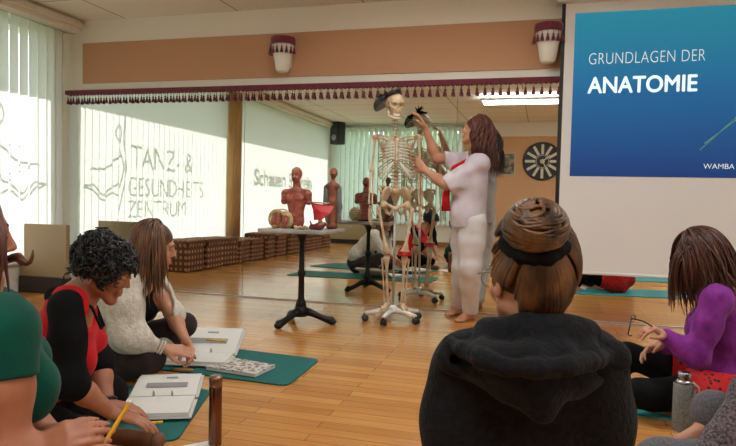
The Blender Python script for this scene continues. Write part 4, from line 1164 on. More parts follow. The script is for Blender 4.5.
def scalp(head, front=0.45, lift=1.0, low=-0.06):
    S = SDF(); S.ell(head.w(0, -0.020, 0.036), np.array([0.077, 0.097, 0.089])*head.sc*lift, head.M, 0.0)
    S.ell(head.w(0, 0.125, -0.055), np.array([0.10, 0.10, 0.115])*head.sc, head.M, 0.01, 's')
    S.ell(head.w(0, 0.06, -0.13), np.array([0.12, 0.12, 0.09])*head.sc, head.M, 0.01, 's')
    return S.mesh(0.005)
def hair_obj(mb, sc, m, root, off, name='hair'):
    if sc is not None: mb.add(list(sc[0]), [tuple(f) for f in sc[1]])
    return mb.build(name, m, root, True, off)
# ---- the teacher, standing barefoot in white beside the skeleton
D = 4.92
def person(label, loc, group=None):
    return thing('person', label, 'person', loc, 0)
A = np.array
rt = fl(462, 320); rt[2] = 0
tc_ = person('standing woman in white blouse and trousers, barefoot, reaching up to the skeleton', rt)
hd = Head(pz(475, 131, D), (-1, 0.10, 0.16), (0.1, 0, 1), 0.98)
neck = pz(476, 156, D); che = pz(471, 180, D); pel = pz(468, 217, D)
sl, sr = pz(480, 164, D-0.15), pz(472, 160, D+0.15)
el_r, wr_r = pz(437, 159, D+0.10), pz(425, 128, D+0.06)
el_l, wr_l = pz(446, 185, D-0.12), pz(425, 170, D-0.02)
hipL, hipR = pz(472, 222, D-0.08), pz(465, 222, D+0.09)
knL, knR = pz(470, 268, D-0.07), pz(463, 266, D+0.10)
anL = fl(470, 320); anL[2] = 0.075; anR = fl(459, 314); anR[2] = 0.075
S = SDF(); torso(S, pel, che, neck, sl, sr, 0, 0.92, 0.5); hd.add(S, neck)
limb(S, sl, el_l, wr_l, 0.048, 0.038, 0.039, 0.025); limb(S, sr, el_r, wr_r, 0.048, 0.038, 0.039, 0.025)
limb(S, hipL, knL, anL, 0.082, 0.054, 0.054, 0.034); limb(S, hipR, knR, anR, 0.082, 0.054, 0.054, 0.034)
fdL = fl(448, 326)-fl(473, 320); fdR = fl(438, 319)-fl(461, 313.5); fdL[2] = fdR[2] = 0
foot(S, anL, fdL); foot(S, anR, fdR)
hand(S, wr_r, pz(418, 110, D+0.02)-wr_r, (-0.6, -0.3, 0.5), 1, 0.45, 0.08, 1.0, 0.8)
hand(S, wr_l, pz(415, 158, D+0.02)-wr_l, (-0.2, 0.9, 0.2), 1, 0.28, 0.10, 1.0, 0.4)
S.build('body', M_skA, tc_, 0.0055, rt)
hd.features(tc_, rt, M_hAub, M_skA)
# blouse: wide batwing sleeves to the elbow
S = SDF(); M_ = torso(S, pel+A([0, 0, 0.02]), che, neck-A([0, 0, 0.05]), sl, sr, 0.016, 0.95, 0.5)
f_ = lambda a, b, t: a+(b-a)*t
S.cone(sl, f_(sl, el_l, 0.95), 0.068, 0.074, 0.05); S.cone(che+A([0.02, -0.1, -0.02]), f_(sl, el_l, 0.8)-A([0, 0, 0.035]), 0.08, 0.05, 0.06); S.cone(che+A([0.0, -0.1, -0.10]), f_(sl, el_l, 0.55)-A([0, 0, 0.07]), 0.08, 0.045, 0.06)
S.cone(sr, f_(sr, el_r, 0.78), 0.066, 0.062, 0.05); S.cone(che+A([-0.03, 0.06, 0.0]), f_(sr, el_r, 0.6)-A([0, 0, 0.03]), 0.06, 0.05, 0.04)
S.cone(pel+A([-0.01, -0.08, 0.02]), pel+A([-0.01, 0.08, 0.02]), 0.108, 0.108, 0.05)
for yy in (-0.06, 0.06): S.cone(che+A([-0.035, yy, -0.02]), pel+A([-0.012, yy, -0.06]), 0.098, 0.108, 0.05); S.cone(che+A([0.03, yy, 0.0]), pel+A([0.02, yy, -0.06]), 0.09, 0.10, 0.05)
S.ell(neck+A([-0.085, 0, -0.02]), A([0.055, 0.05, 0.10]), None, 0.02, 's')
S.cone(neck+A([0, 0, 0.06]), neck+A([-0.01, 0, -0.05]), 0.075, 0.068, 0.01, 's')
cutz = pel[2]-0.075
def fold(D_, X, Y, Z):
    D_ = cuff(cuff(D_, X, Y, Z, f_(sl, el_l, 0.98), (el_l-sl)/np.linalg.norm(el_l-sl), 0.13), X, Y, Z, f_(sr, el_r, 0.80), (el_r-sr)/np.linalg.norm(el_r-sr), 0.11)
    return np.maximum(D_+0.0022*np.sin(38*Z+22*X+9*np.sin(14*Y))+0.0016*np.sin(60*X-33*Y+25*Z), cutz+0.006*np.sin(30*Y)-Z)
S.build('blouse', M_wblouse, tc_, 0.0065, rt, fold)
S = SDF()
S.ell(pel+A([0.012, 0, 0]), A([0.105, 0.140, 0.11]), None, 0.06); limb(S, hipL, knL, f_(knL, anL, 0.96), 0.114, 0.080, 0.076, 0.066, 0.05); limb(S, hipR, knR, f_(knR, anR, 0.96), 0.114, 0.080, 0.076, 0.066, 0.05)
S.build('trousers', M_wpants, tc_, 0.0065, rt, lambda D_, X, Y, Z: np.maximum(D_+0.0017*np.sin(45*Z+10*X)*np.clip((0.45-Z)*3, 0.15, 1)+0.0015*np.sin(70*Z+40*Y), 0.055-Z))
sc_ = MB(); pts = [neck+A([0.02, -0.065, 0.0]), neck+A([-0.05, -0.06, -0.035]), pz(454, 168, D-0.13), pz(448, 182, D-0.12), pz(446, 197, D-0.10), pz(446, 211, D-0.10)]
sc_.tube(pts, [0.012, 0.018, 0.022, 0.022, 0.03, 0.036], 10, flat=0.35, up=(1, 0, 0)); pts2 = [neck+A([0.02, 0.065, 0.0]), neck+A([-0.05, 0.05, -0.035]), pz(457, 168, D-0.10), pz(452, 182, D-0.12)]
sc_.tube(pts2, [0.012, 0.018, 0.02, 0.016], 10, flat=0.35, up=(1, 0, 0)); sc_.build('scarf', M_scarf, tc_, True, rt)
cols = [(sl, 0.085), (sr, 0.085), (che, 0.16), (neck, 0.075), ((sl+sr)/2, 0.10)]
mb = strands(hd, 320, 0.40, 11, lim=112, cols=cols, wave=0.34, r0=0.0065, spread=0.07, sweep=(0.07, 0, 0), lift=1.08)
hair_obj(mb, scalp(hd, lift=1.03), M_hAub, tc_, rt)

# ---- woman from behind: hair in a bun, black hoodie
D = 1.37
rb_ = A([-0.06, 1.36, 0.0]); 
bw_ = person('woman seen from behind with hair bun and black hooded fleece jacket', rb_)
hd = Head(pz(529, 281, D), (-0.55, 1, -0.10), (0, 0, 1), 1.07)
neck = pz(536, 324, D-0.0); che = pz(530, 400, D+0.05); pel = che+A([0.0, -0.02, -0.37])
sl, sr = pz(464, 370, D+0.02), pz(591, 366, D+0.0)
elL, elR = pz(447, 490, D+0.03), pz(603, 486, D+0.03)
wrL, wrR = elL+A([0.08, 0.24, -0.05]), elR+A([-0.02, 0.25, -0.05])
S = SDF(); torso(S, pel, che, neck, sl, sr, 0, 1.0, 0); hd.add(S, neck)
limb(S, sl, elL, wrL, 0.05, 0.04, 0.04, 0.026); limb(S, sr, elR, wrR, 0.05, 0.04, 0.04, 0.026)
fw = A([-0.27, 0.96, 0]); rg_ = A([0.96, 0.27, 0])
hl, hr_ = pel-rg_*0.09+A([0, 0, -0.04]), pel+rg_*0.09+A([0, 0, -0.04])
kl, kr = hl+fw*0.24-rg_*0.25+A([0, 0, 0.03]), hr_+fw*0.24+rg_*0.22+A([0, 0, 0.03])
al, ar = hl+fw*0.36+rg_*0.05, hr_+fw*0.30-rg_*0.10
for q in (hl, hr_, kl, kr): q[2] = max(q[2], 0.09)
al[2] = ar[2] = 0.05
limb(S, hl, kl, al, 0.085, 0.06, 0.055, 0.036); limb(S, hr_, kr, ar, 0.085, 0.06, 0.055, 0.036); foot(S, al, rg_*0.9+fw*0.3); foot(S, ar, -rg_*0.9+fw*0.3)
hand(S, wrL, fw+A([0.2, 0, -0.3]), (0, 0, -1), -1, 0.3); hand(S, wrR, fw+A([-0.1, 0, -0.3]), (0, 0, -1), 1, 0.3)
S.build('body', M_skC, bw_, 0.006, rb_); hd.features(bw_, rb_, M_hBun, M_skC)
S = SDF(); S.ell(pel, A([0.17, 0.15, 0.125]), None, 0.05); limb(S, hl, kl, al, 0.096, 0.07, 0.064, 0.05); limb(S, hr_, kr, ar, 0.096, 0.07, 0.064, 0.05)
S.build('leggings', M_blackleg, bw_, 0.007, rb_)
S = SDF(); torso(S, pel+A([0, 0, 0.03]), che, neck-A([0, 0, 0.06]), sl, sr, 0.026, 1.0, 0)
for (a, b, c) in ((sl, elL, wrL), (sr, elR, wrR)): limb(S, a, b, f_(b, c, 0.95), 0.075, 0.063, 0.06, 0.045, 0.05)
S.cone(neck+A([0, 0, 0.07]), neck-A([0, 0, 0.045]), 0.074, 0.070, 0.015, 's')
def hf(D_, X, Y, Z): return D_+0.0025*np.sin(26*Z+18*X+6*np.sin(9*X))+0.0018*np.sin(52*X+31*Z)
S.build('jacket', M_hood, bw_, 0.006, rb_, hf)
# hood lying down the back: a collar roll round the neck and a hanging pouch with a rim
bk_ = -fw
CFW = RC @ A([0, 0, -1.])
S = SDF()
ringp = []
for a in np.linspace(-2.7, 2.7, 17):
    rr = 0.098; p = neck+bk_*(rr*math.cos(a)*0.9+0.005)+rg_*(rr*math.sin(a)*1.10)+A([0, 0, 0.006-0.060*(1-math.cos(a))*0.5]); ringp.append(p)
S.chain(ringp, [0.032-0.008*abs(i-8)/8 for i in range(17)], 0.02)
nk = neck+bk_*0.10
tipp = pz(541, 410, D-0.155)
for t in np.linspace(-1, 1, 7):
    side = pz(533+80*t, 357+6*(1-t*t), D-0.155+0.115*t*t)
    top = neck+bk_*(0.085*(1-0.5*abs(t)))+rg_*t*0.085+A([0, 0, -0.03-0.03*abs(t)])
    S.cone(top, side, 0.040, 0.032, 0.03)
    S.cone(side, side+(tipp-side)*0.6, 0.030, 0.026, 0.03)
S.cone(pz(537, 378, D-0.165), tipp, 0.036, 0.024, 0.04)
rim = [pz(449, 341, D-0.035), pz(463, 350, D-0.10), pz(482, 359, D-0.158), pz(508, 367, D-0.195), pz(536, 369, D-0.205), pz(566, 367, D-0.190), pz(590, 361, D-0.145), pz(612, 354, D-0.045)]
gro = [r_+A([0, 0, -0.030])-CFW*0.004 for r_ in rim]
S.chain(gro, [0.008, 0.013, 0.014, 0.014, 0.014, 0.014, 0.013, 0.008], 0.012, 's')
S.chain(rim, [0.013, 0.017, 0.018, 0.018, 0.018, 0.018, 0.017, 0.013], 0.008)
S.build('hood', M_hood, bw_, 0.0045, rb_, hf)
# hair: locks combed up from the hairline to the bun
R = np.random.default_rng(3); mb = MB(); bun_c = pz(535, 232, D-0.11)
c0 = hd.w(0, -0.018, 0.035); rad = A([0.080, 0.102, 0.112])
def onhead(v, lay): v = v/np.linalg.norm(v); return c0+hd.M @ (v*rad*lay*hd.sc)
tdir = (hd.M.T @ (bun_c-c0)); tdir /= np.linalg.norm(tdir)
for i in range(950):
    ph = R.uniform(-math.pi, math.pi); base = A([math.sin(ph), -math.cos(ph), 0.0])
    zf = 0.62 if abs(ph) > 1.9 else (-0.45 if abs(ph) > 1.15 else -1.6)
    base[2] = zf+R.uniform(-0.06, 0.9 if R.random() < 0.4 else 0.15); v0 = base/np.linalg.norm(base); lay = 1.0+0.035*R.random()
    ang = math.acos(np.clip(v0.dot(tdir), -1, 1)); 
    if ang < 0.35: continue
    P_ = []
    for t in np.linspace(0, 1, 15):
        t2 = t*(1-0.22/ang) ; v = (math.sin((1-t2)*ang)*v0+math.sin(t2*ang)*tdir)/math.sin(ang)
        P_.append(onhead(v, lay+0.03*math.sin(math.pi*t)))
    mb.tube(P_, [0.002]+[0.0046]*12+[0.004, 0.002], 5, flat=0.6)
V, F = scalp(hd, lift=1.0); mb.add(list(V), [tuple(f) for f in F])
for i in range(26):     # loose nape and temple hairs
    p = hd.w(R.uniform(-0.05, 0.05), -0.070+0.02*R.random(), -0.075-0.015*R.random()); d_ = A([R.normal(0, .35), R.normal(0, .35), -1]); mb.tube([p, p+d_*0.012, p+d_*0.03+A([R.normal(0, .004), 0, 0])], [0.0012, 0.001, 0.0004], 4)
hair_obj(mb, None, M_hBun, bw_, rb_)
bu = MB(); ax_ = (bun_c-c0); ax_ /= np.linalg.norm(ax_); ax_ = ax_*0.5+A([0, 0, 0.62])+fw*(-0.15); _, u_, v_ = frame(ax_); ax_ = ax_/np.linalg.norm(ax_)
bu.ell(bun_c+ax_*0.012, (0.056, 0.055, 0.046), 18, 12)
for i in range(110):
    z0 = R.uniform(-0.3, 0.95); a0 = R.uniform(0, 6.28); P_ = []
    for t in np.linspace(0, 1, 14):
        a = a0+t*2.2; zz = np.clip(z0+0.35*(t-0.5)*(1 if i % 2 else -1), -0.5, 0.99); rr = math.sqrt(1-zz*zz)
        P_.append(bun_c+ax_*(0.012+0.054*zz)+(u_*math.cos(a)+v_*math.sin(a))*0.062*rr)
    bu.tube(P_, [0.002]+[0.0055]*12+[0.002], 5, flat=0.7)
bu.build('hair_bun', M_hBun, bw_, True, rb_)
sb = MB(); ring = [bun_c-ax_*0.026+(u_*math.cos(a)+v_*math.sin(a))*(0.055+0.003*math.sin(7*a)) for a in np.linspace(0, 2*math.pi, 41)]
sb.tube(ring, [0.016+0.002*math.sin(i*2.1) for i in range(41)], 8, cap=False); sb.build('hair_tie', M_blackc, bw_, True, rb_)['label'] = 'black fabric hair tie'
gl = MB()   # spectacle temple over the left ear
gl.tube([hd.w(-0.083, -0.02, 0.02), hd.w(-0.083, 0.03, 0.018), hd.w(-0.076, 0.085, 0.012)], 0.0022, 6)
for t in (-1, 1):
    gl.tube([hd.w(t*0.034+0.026*math.cos(a), 0.104, 0.002+0.021*math.sin(a)) for a in np.linspace(0, 6.283, 21)], 0.0018, 6, cap=False)
gl.tube([hd.w(0.083, -0.02, 0.02), hd.w(0.083, 0.03, 0.018), hd.w(0.076, 0.085, 0.012)], 0.0022, 6)
gl.tube([hd.w(-0.008, 0.104, 0.006), hd.w(0.008, 0.104, 0.006)], 0.0018, 6)
M_spec = mat('spectacle_frame', rgb(150, 140, 130), 0.3, 0.4)
g_o = gl.build('spectacles', M_spec, None, True)
g_o.location = tuple(map(float, hd.c)); 
for v in g_o.data.vertices: v.co = v.co-Vector(tuple(map(float, hd.c)))
tag(g_o, 'thin spectacles worn by the woman with the hair bun', 'glasses')
# ---- woman in the purple sweater, sitting on the right, holding spectacles
D = 2.95
rp = fl(700, 402); rp[2] = 0
pw = person('seated woman in purple sweater with long auburn hair, holding spectacles, right side', rp)
hd = Head(pz(699, 259, D), (-0.93, -0.15, -0.50), (-0.3, 0, 1), 1.05)
neck = pz(716, 288, D+0.02); che = pz(724, 325, D+0.02); pel = pz(722, 385, D+0.05)
sl, sr = pz(716, 300, D-0.14), pz(716, 298, D+0.18)
elL, elR = pz(697, 357, D-0.16), pz(700, 350, D+0.22)
wrL, wrR = pz(664, 335, D-0.10), pz(660, 346, D+0.12)
pel[2] = 0.135
S = SDF(); torso(S, pel, che, neck, sl, sr, 0, 1.0, 0.6); hd.add(S, neck)
limb(S, sl, elL, wrL, 0.047, 0.038, 0.038, 0.025); limb(S, sr, elR, wrR, 0.047, 0.038, 0.038, 0.025)
hl, hr_ = pel+A([-0.03, -0.10, -0.03]), pel+A([-0.03, 0.10, -0.03])
knL, knR = pz(640, 384, D-0.10), pz(627, 364, D+0.28)
knL[2] = 0.12; knR[2] = 0.20
anL, anR = pz(672, 408, D-0.02), pz(612, 378, D+0.35)
anL[2] = 0.05; anR[2] = 0.055
limb(S, hl, knL, anL, 0.085, 0.056, 0.05, 0.034); limb(S, hr_, knR, anR, 0.085, 0.056, 0.05, 0.034); foot(S, anL, (0.6, 0.6, 0)); foot(S, anR, (-0.6, -0.5, 0))
tips, th_ = hand(S, wrL, pz(650, 326, D-0.12)-wrL, -(RC @ A([0, 1., 0]))+0.25*(RC @ A([0, 0, -1.])), 1, 1.15, 0.02, 0.92, 0.8)
hand(S, wrR, pz(646, 350, D+0.10)-wrR, (-0.4, -0.5, -0.4), 1, 0.5, 0.05, 0.95, 0.6)
S.zmin = 0.0092; S.build('body', M_skC, pw, 0.0055, rp); hd.features(pw, rp, M_hDk, M_skC, True)
S = SDF(); torso(S, pel+A([0, 0, 0.06]), che, neck-A([0, 0, 0.02]), sl, sr, 0.014, 1.0, 0.7)
limb(S, sl, elL, f_(elL, wrL, 0.93), 0.060, 0.050, 0.048, 0.035, 0.04); limb(S, sr, elR, f_(elR, wrR, 0.93), 0.060, 0.050, 0.048, 0.035, 0.04)
S.cone(neck+A([0, 0, 0.06]), neck-A([0, 0, 0.03]), 0.066, 0.066, 0.01, 's')
S.build('sweater', M_purple, pw, 0.006, rp, lambda D_, X, Y, Z: D_+0.002*np.sin(45*Z+25*X+8*np.sin(9*Y))+0.001*np.sin(80*X+50*Z))
S = SDF(); limb(S, hl, knL, anL, 0.092, 0.064, 0.058, 0.042); limb(S, hr_, knR, anR, 0.092, 0.064, 0.058, 0.042); S.ell(pel, A([0.13, 0.16, 0.11]), None, 0.03)
S.zmin = 0.0092; S.build('leggings', M_blackleg, pw, 0.006, rp)
def plaid_mat():
    m = bpy.data.materials.new('red_black_print'); m.use_nodes = True; nt = m.node_tree; b = nt.nodes['Principled BSDF']
    tc = nt.nodes.new('ShaderNodeTexCoord'); v = nt.nodes.new('ShaderNodeTexVoronoi'); v.inputs['Scale'].default_value = 38
    r = nt.nodes.new('ShaderNodeValToRGB'); r.color_ramp.elements[0].position = 0.22; r.color_ramp.elements[0].color = rgb(30, 10, 12); r.color_ramp.elements[1].position = 0.36; r.color_ramp.elements[1].color = rgb(206, 22, 24)
    nt.links.new(tc.outputs['Object'], v.inputs['Vector']); nt.links.new(v.outputs['Distance'], r.inputs['Fac']); nt.links.new(r.outputs[0], b.inputs['Base Color']); b.inputs['Roughness'].default_value = 0.8; return m
S = SDF(); S.ell(pel+A([0.0, 0, 0.02]), A([0.155, 0.185, 0.13]), None, 0.03); S.cone(hl, f_(hl, knL, 0.38), 0.112, 0.098, 0.04); S.cone(hr_, f_(hr_, knR, 0.38), 0.112, 0.098, 0.04)
S.zmin = 0.0092; S.build('shorts', plaid_mat(), pw, 0.006, rp, lambda D_, X, Y, Z: np.maximum(D_+0.004*np.sin(40*X+12*Z), 0.012-Z))
cols = [(sl, 0.072), (sr, 0.072), (che, 0.15), (neck, 0.07), (f_(sl, sr, 0.5), 0.10)]
mb = strands(hd, 360, 0.33, 21, lim=138, cols=cols, wave=0.12, r0=0.0065, spread=0.10, sweep=(0.30, -0.03, 0), lift=1.08, lenvar=0.3)
# front curtain of hair that falls past the face
R = np.random.default_rng(9)
for i in range(70):
    p = hd.w(R.uniform(-0.085, -0.03), R.uniform(0.02, 0.10), R.uniform(0.03, 0.09)); d = A([-0.5, -0.1, -0.3]); P_ = [p]; L_ = R.uniform(0.14, 0.28)
    for j in range(12):
        d = d*0.62+A([R.normal(0.02, .05), R.normal(0, .05), -1])*0.38; d /= np.linalg.norm(d); P_.append(P_[-1]+d*L_/12)
    mb.tube(P_, [0.005]*9+[0.004, 0.003, 0.002, 0.001], 5, flat=0.6)
hair_obj(mb, scalp(hd, lift=1.03), M_hDk, pw, rp)
# the spectacles in her hand
g0 = pz(652, 324, D-0.13); gp = thing('spectacles', 'dark folded spectacles dangling from the hand of the woman in purple', 'glasses', g0)
mb = MB(); q = lambda x, y, d=D-0.13: pz(x, y, d)-g0
mb.tube([q(652, 326), q(643, 321), q(633, 318.5), q(631, 320)], 0.0035, 6); mb.tube([q(631, 320), q(629.5, 328), q(628, 334), q(630, 336), q(632, 335)], 0.0032, 6)
mb.build('temples', M_black, gp, True)
mb = MB(); mb.tube([q(634, 319.5)+A([0.012*math.cos(a)-0.0, 0.03+0.022*math.cos(a), 0.016*math.sin(a)]) for a in np.linspace(0, 6.283, 19)], 0.0022, 6, cap=False); mb.build('lens_frame', M_black, gp, True)

# ---- person in grey leggings at the lower right corner
D = 1.95
rg0 = pz(745, 440, D+0.1); rg0[2] = 0
gw = person('seated person in grey leggings and speckled knit at the right picture edge', rg0)
pel = pz(812, 470, D+0.25); pel[2] = 0.13; che = pel+A([-0.02, 0.02, 0.34]); neck = che+A([-0.03, 0.02, 0.20])
sl, sr = che+A([-0.04, -0.17, 0.13]), che+A([0.0, 0.18, 0.13])
hd = Head(neck+A([-0.05, 0.04, 0.13]), (-0.75, 0.65, -0.1), (0, 0, 1), 1.0)
knL, knR = pz(664, 452, D-0.02), pz(716, 406, D+0.55)
knL[2] = 0.175; 
hl, hr_ = pel+A([-0.04, -0.10, -0.03]), pel+A([-0.04, 0.10, -0.03])
anL = pz(742, 470, D-0.05); anL[2] = 0.055
knR = pz(714, 412, D+0.50); anR = pz(707, 428, D+0.48); anR[2] = max(anR[2], 0.05)
elL, elR = pz(764, 420, D+0.1), che+A([0.03, 0.26, -0.12]); wrL, wrR = pz(712, 500, D+0.02), che+A([-0.10, 0.22, -0.27])
S = SDF(); torso(S, pel, che, neck, sl, sr, 0, 1.0, 0.5); hd.add(S, neck)
limb(S, sl, elL, wrL, 0.048, 0.04, 0.038, 0.025); limb(S, sr, elR, wrR, 0.048, 0.04, 0.038, 0.025)
limb(S, hl, knL, anL, 0.088, 0.06, 0.05, 0.035); limb(S, hr_, knR, anR, 0.088, 0.06, 0.05, 0.035)
foot(S, anL, (0.7, 0.5, 0)); foot(S, anR+A([0, 0, 0.0]), (-0.6, -0.3, 0))
hand(S, wrL, A([-0.6, 0.4, -0.5]), (0, 0, -1), -1, 0.4); hand(S, wrR, A([-0.8, 0, -0.3]), (0, 0, -1), 1, 0.4)
S.zmin = 0.0092; S.build('body', M_skC, gw, 0.007, rg0); hd.features(gw, rg0, M_hBr, M_skC)
S = SDF(); limb(S, hl, knL, f_(knL, anL, 0.9), 0.097, 0.085, 0.07, 0.045); limb(S, hr_, knR, f_(knR, anR, 0.35), 0.097, 0.078, 0.07, 0.062); S.ell(pel, A([0.16, 0.17, 0.12]), None, 0.03)
S.zmin = 0.0092; S.build('leggings', M_greyleg, gw, 0.006, rg0)
S = SDF(); torso(S, pel+A([0, 0, 0.04]), che, neck-A([0, 0, 0.03]), sl, sr, 0.022, 1.05, 0.5); limb(S, sl, elL, f_(elL, wrL, 0.9), 0.068, 0.062, 0.058, 0.048, 0.04); limb(S, sr, elR, f_(elR, wrR, 0.9), 0.068, 0.062, 0.058, 0.048, 0.04)
S.cone(pz(757, 392, D-0.08), pz(712, 454, D-0.12), 0.058, 0.050, 0.05); S.cone(pz(757, 392, D-0.08), elL, 0.058, 0.062, 0.05)
S.build('knit_cardigan', M_mel, gw, 0.006, rg0, lambda D_, X, Y, Z: D_+0.003*np.sin(60*X+40*Z)*np.sin(50*Y))
mb = strands(hd, 160, 0.30, 31, cols=[(sl, 0.08), (sr, 0.08), (che, 0.16), (neck, 0.07)]); hair_obj(mb, scalp(hd, lift=1.03), M_hBr, gw, rg0)

# ---- woman in the green T-shirt at the left picture edge
D = 1.28
CR, CU, CF = RC @ A([1., 0, 0]), RC @ A([0, 1., 0]), RC @ A([0, 0, -1.])      # right, up, into the room
rg1 = pz(10, 446, D+0.12); rg1[2] = 0
tw = person('woman in green t-shirt at the left edge, holding a yellow pencil', rg1)
fwd = CR*0.86+CF*0.52+A([0, 0, -0.06])
hd = Head(pz(-41, 236, D+0.05), fwd, (0, 0, 1), 1.0)
neck = pz(-40, 296, D+0.04); che = pz(-24, 368, D+0.10); pel = pz(-50, 560, D+0.16)
pel[2] = max(pel[2], 0.14); 
sr, sl = pz(0, 333, D-0.06), pz(-22, 326, D+0.24)
elR, wrR = pz(4, 460, D-0.08), pz(34, 451, D-0.06)
elL, wrL = pz(40, 440, D+0.30), pz(92, 452, D+0.10)
S = SDF(); torso(S, pel, che, neck, sl, sr, 0, 1.0, 0.5); hd.add(S, neck)
limb(S, sr, elR, wrR, 0.056, 0.046, 0.044, 0.027, bulge=1.0); limb(S, sl, elL, wrL, 0.055, 0.044, 0.042, 0.027)
hl, hr_ = pel+CF*0.10-A([0, 0, 0.04]), pel-CF*0.10-A([0, 0, 0.04])
kl, kr = hl+CR*0.30+CF*0.22, hr_+CR*0.34-CF*0.14; kl[2] = kr[2] = 0.15
al, ar = pel+CR*0.38-CF*0.05, pel+CR*0.30+CF*0.08; al[2] = ar[2] = 0.05
for q_ in (hl, hr_): q_[2] = max(q_[2], 0.1)
limb(S, hl, kl, al, 0.09, 0.06, 0.055, 0.036); limb(S, hr_, kr, ar, 0.09, 0.06, 0.055, 0.036); foot(S, al, -CF*0.9+CR*0.1); foot(S, ar, CF*0.9)
tipsG, thG = hand(S, wrR, pz(66, 436, D-0.06)-wrR, CF*0.75+CU*-0.5, -1, 0.55, 0.05, 0.92, 0.9)
hand(S, wrL, CR*0.7-CF*0.6+CU*0.15, CU*-1.0, 1, 0.4, 0.06, 1.0, 0.5)
S.zmin = 0.0092; S.build('body', M_skB, tw, 0.005, rg1); hd.features(tw, rg1, M_hAub, M_skB, True)
S = SDF(); torso(S, pel+A([0, 0, 0.05]), che, neck-A([0, 0, 0.05]), sl, sr, 0.016, 1.0, 0.55)
S.cone(sr, f_(sr, elR, 0.5), 0.066, 0.068, 0.035); S.cone(sl, f_(sl, elL, 0.5), 0.066, 0.066, 0.035); S.cone(neck+A([0, 0, 0.06]), neck-A([0, 0, 0.03]), 0.075, 0.072, 0.012, 's')
S.build('t_shirt', M_green, tw, 0.0055, rg1, lambda D_, X, Y, Z: cuff(cuff(D_+0.002*np.sin(34*Z+30*X+5*np.sin(10*Y)), X, Y, Z, f_(sr, elR, 0.36), (elR-sr)/np.linalg.norm(elR-sr), 0.10), X, Y, Z, f_(sl, elL, 0.4), (elL-sl)/np.linalg.norm(elL-sl), 0.10))
S = SDF(); limb(S, hl, kl, al, 0.10, 0.07, 0.064, 0.05); limb(S, hr_, kr, ar, 0.10, 0.07, 0.064, 0.05); S.ell(pel, A([0.17, 0.17, 0.13]), None, 0.03)
S.zmin = 0.0092; S.build('leggings', M_blackleg, tw, 0.007, rg1)
mb = strands(hd, 360, 0.30, 41, lim=145, cols=[(sl, 0.085), (sr, 0.085), (che, 0.17), (neck, 0.075), (f_(sl, sr, .5), 0.11)], wave=0.06, sweep=tuple(-CR*0.15), spread=0.05)
curl = [pz(2, 262, D+0.16), pz(12, 258, D+.15), pz(18, 257, D+.13), pz(23, 262, D+.12), pz(27, 263.5, D+.12), pz(30.5, 262, D+.12), pz(32.5, 256, D+.12), pz(33, 250, D+.12)]
mb.tube(curl, [0.008, 0.010, 0.011, 0.009, 0.0065, 0.005, 0.004, 0.002], 8)
hair_obj(mb, scalp(hd, lift=1.03), M_hAub, tw, rg1)
# yellow pencil in her hand
pa, pb = pz(131, 400, D-0.085), pz(104, 444, D-0.10)
pc = thing('pencil', 'yellow pencil with white end held by the woman in green', 'pencil', pa)
M_yell = mat('yellow_lacquer', rgb(232, 178, 30), 0.35)
v = pb-pa
MB().tube([v*0.08, v*0.86], 0.0042, 6).build('shaft', M_yell, pc); MB().tube([v*0.0, v*0.08], 0.0045, 8).build('end_cap', M_white, pc, True)
MB().tube([v*0.86, v*1.0], [0.0042, 0.0008], 6).build('tip', mat('pencil_wood', rgb(214, 170, 120), 0.6), pc)
# ---- woman in red top and black shrug, bending over her binder
D = 2.28
rr = pz(78, 430, D+0.05); rr[2] = 0
rw = person('dark curly haired woman in red top and black shrug bending over a binder', rr)
fwd = CR*0.88+CF*0.06-CU*0.44
hd = Head(pz(106, 270, D), fwd, CU*0.9+CR*0.42, 0.95)
neck = pz(80, 296, D+0.03); che = pz(60, 338, D+0.05); pel = pz(30, 425, D+0.12); pel[2] = 0.135
sr, sl = pz(66, 306, D-0.15), pz(76, 304, D+0.17)
elR, wrR = pz(70, 382, D-0.17), pz(112, 413, D-0.06)
elL, wrL = pz(98, 362, D+0.16), pz(108, 404, D+0.08)
S = SDF(); torso(S, pel, che, neck, sl, sr, 0, 0.98, 0.7); hd.add(S, neck)
limb(S, sr, elR, wrR, 0.046, 0.037, 0.037, 0.024); limb(S, sl, elL, wrL, 0.046, 0.037, 0.037, 0.024)
hl, hr_ = pel+CF*0.10+CR*0.02-A([0, 0, 0.03]), pel-CF*0.10+CR*0.02-A([0, 0, 0.03])
kl, kr = pz(110, 385, D+0.32), pz(88, 418, D-0.05); kl[2] = 0.15; kr[2] = 0.11
al, ar = pz(70, 412, D+0.1), pz(44, 428, D-0.1); al[2] = ar[2] = 0.05
limb(S, hl, kl, al, 0.088, 0.058, 0.052, 0.034); limb(S, hr_, kr, ar, 0.088, 0.058, 0.052, 0.034); foot(S, al, -CF); foot(S, ar, -CR*0.6+CF*0.6)
hand(S, wrR, pz(142, 421, D-0.05)-wrR, -CU, 1, 0.18, 0.12, 1.0, 0.35); hand(S, wrL, pz(140, 409, D+0.07)-wrL, -CU, -1, 0.28, 0.08, 1.0, 0.4)
S.zmin = 0.0092; S.build('body', M_skB, rw, 0.0055, rr); hd.features(rw, rr, M_hBl, M_skB, True)
S = SDF(); torso(S, pel+A([0, 0, 0.05]), che, neck-A([0, 0, 0.07]), sl, sr, 0.010, 0.99, 0.75)
S.cone(neck+CR*0.06+A([0, 0, 0.03]), neck+CR*0.08-A([0, 0, 0.06]), 0.075, 0.07, 0.02, 's'); S.cone(neck+A([0, 0, 0.08]), neck-A([0, 0, 0.02]), 0.085, 0.08, 0.02, 's')
S.build('tank_top', M_redtop, rw, 0.0055, rr, lambda D_, X, Y, Z: D_+0.0015*np.sin(50*Z+30*X))
S = SDF()
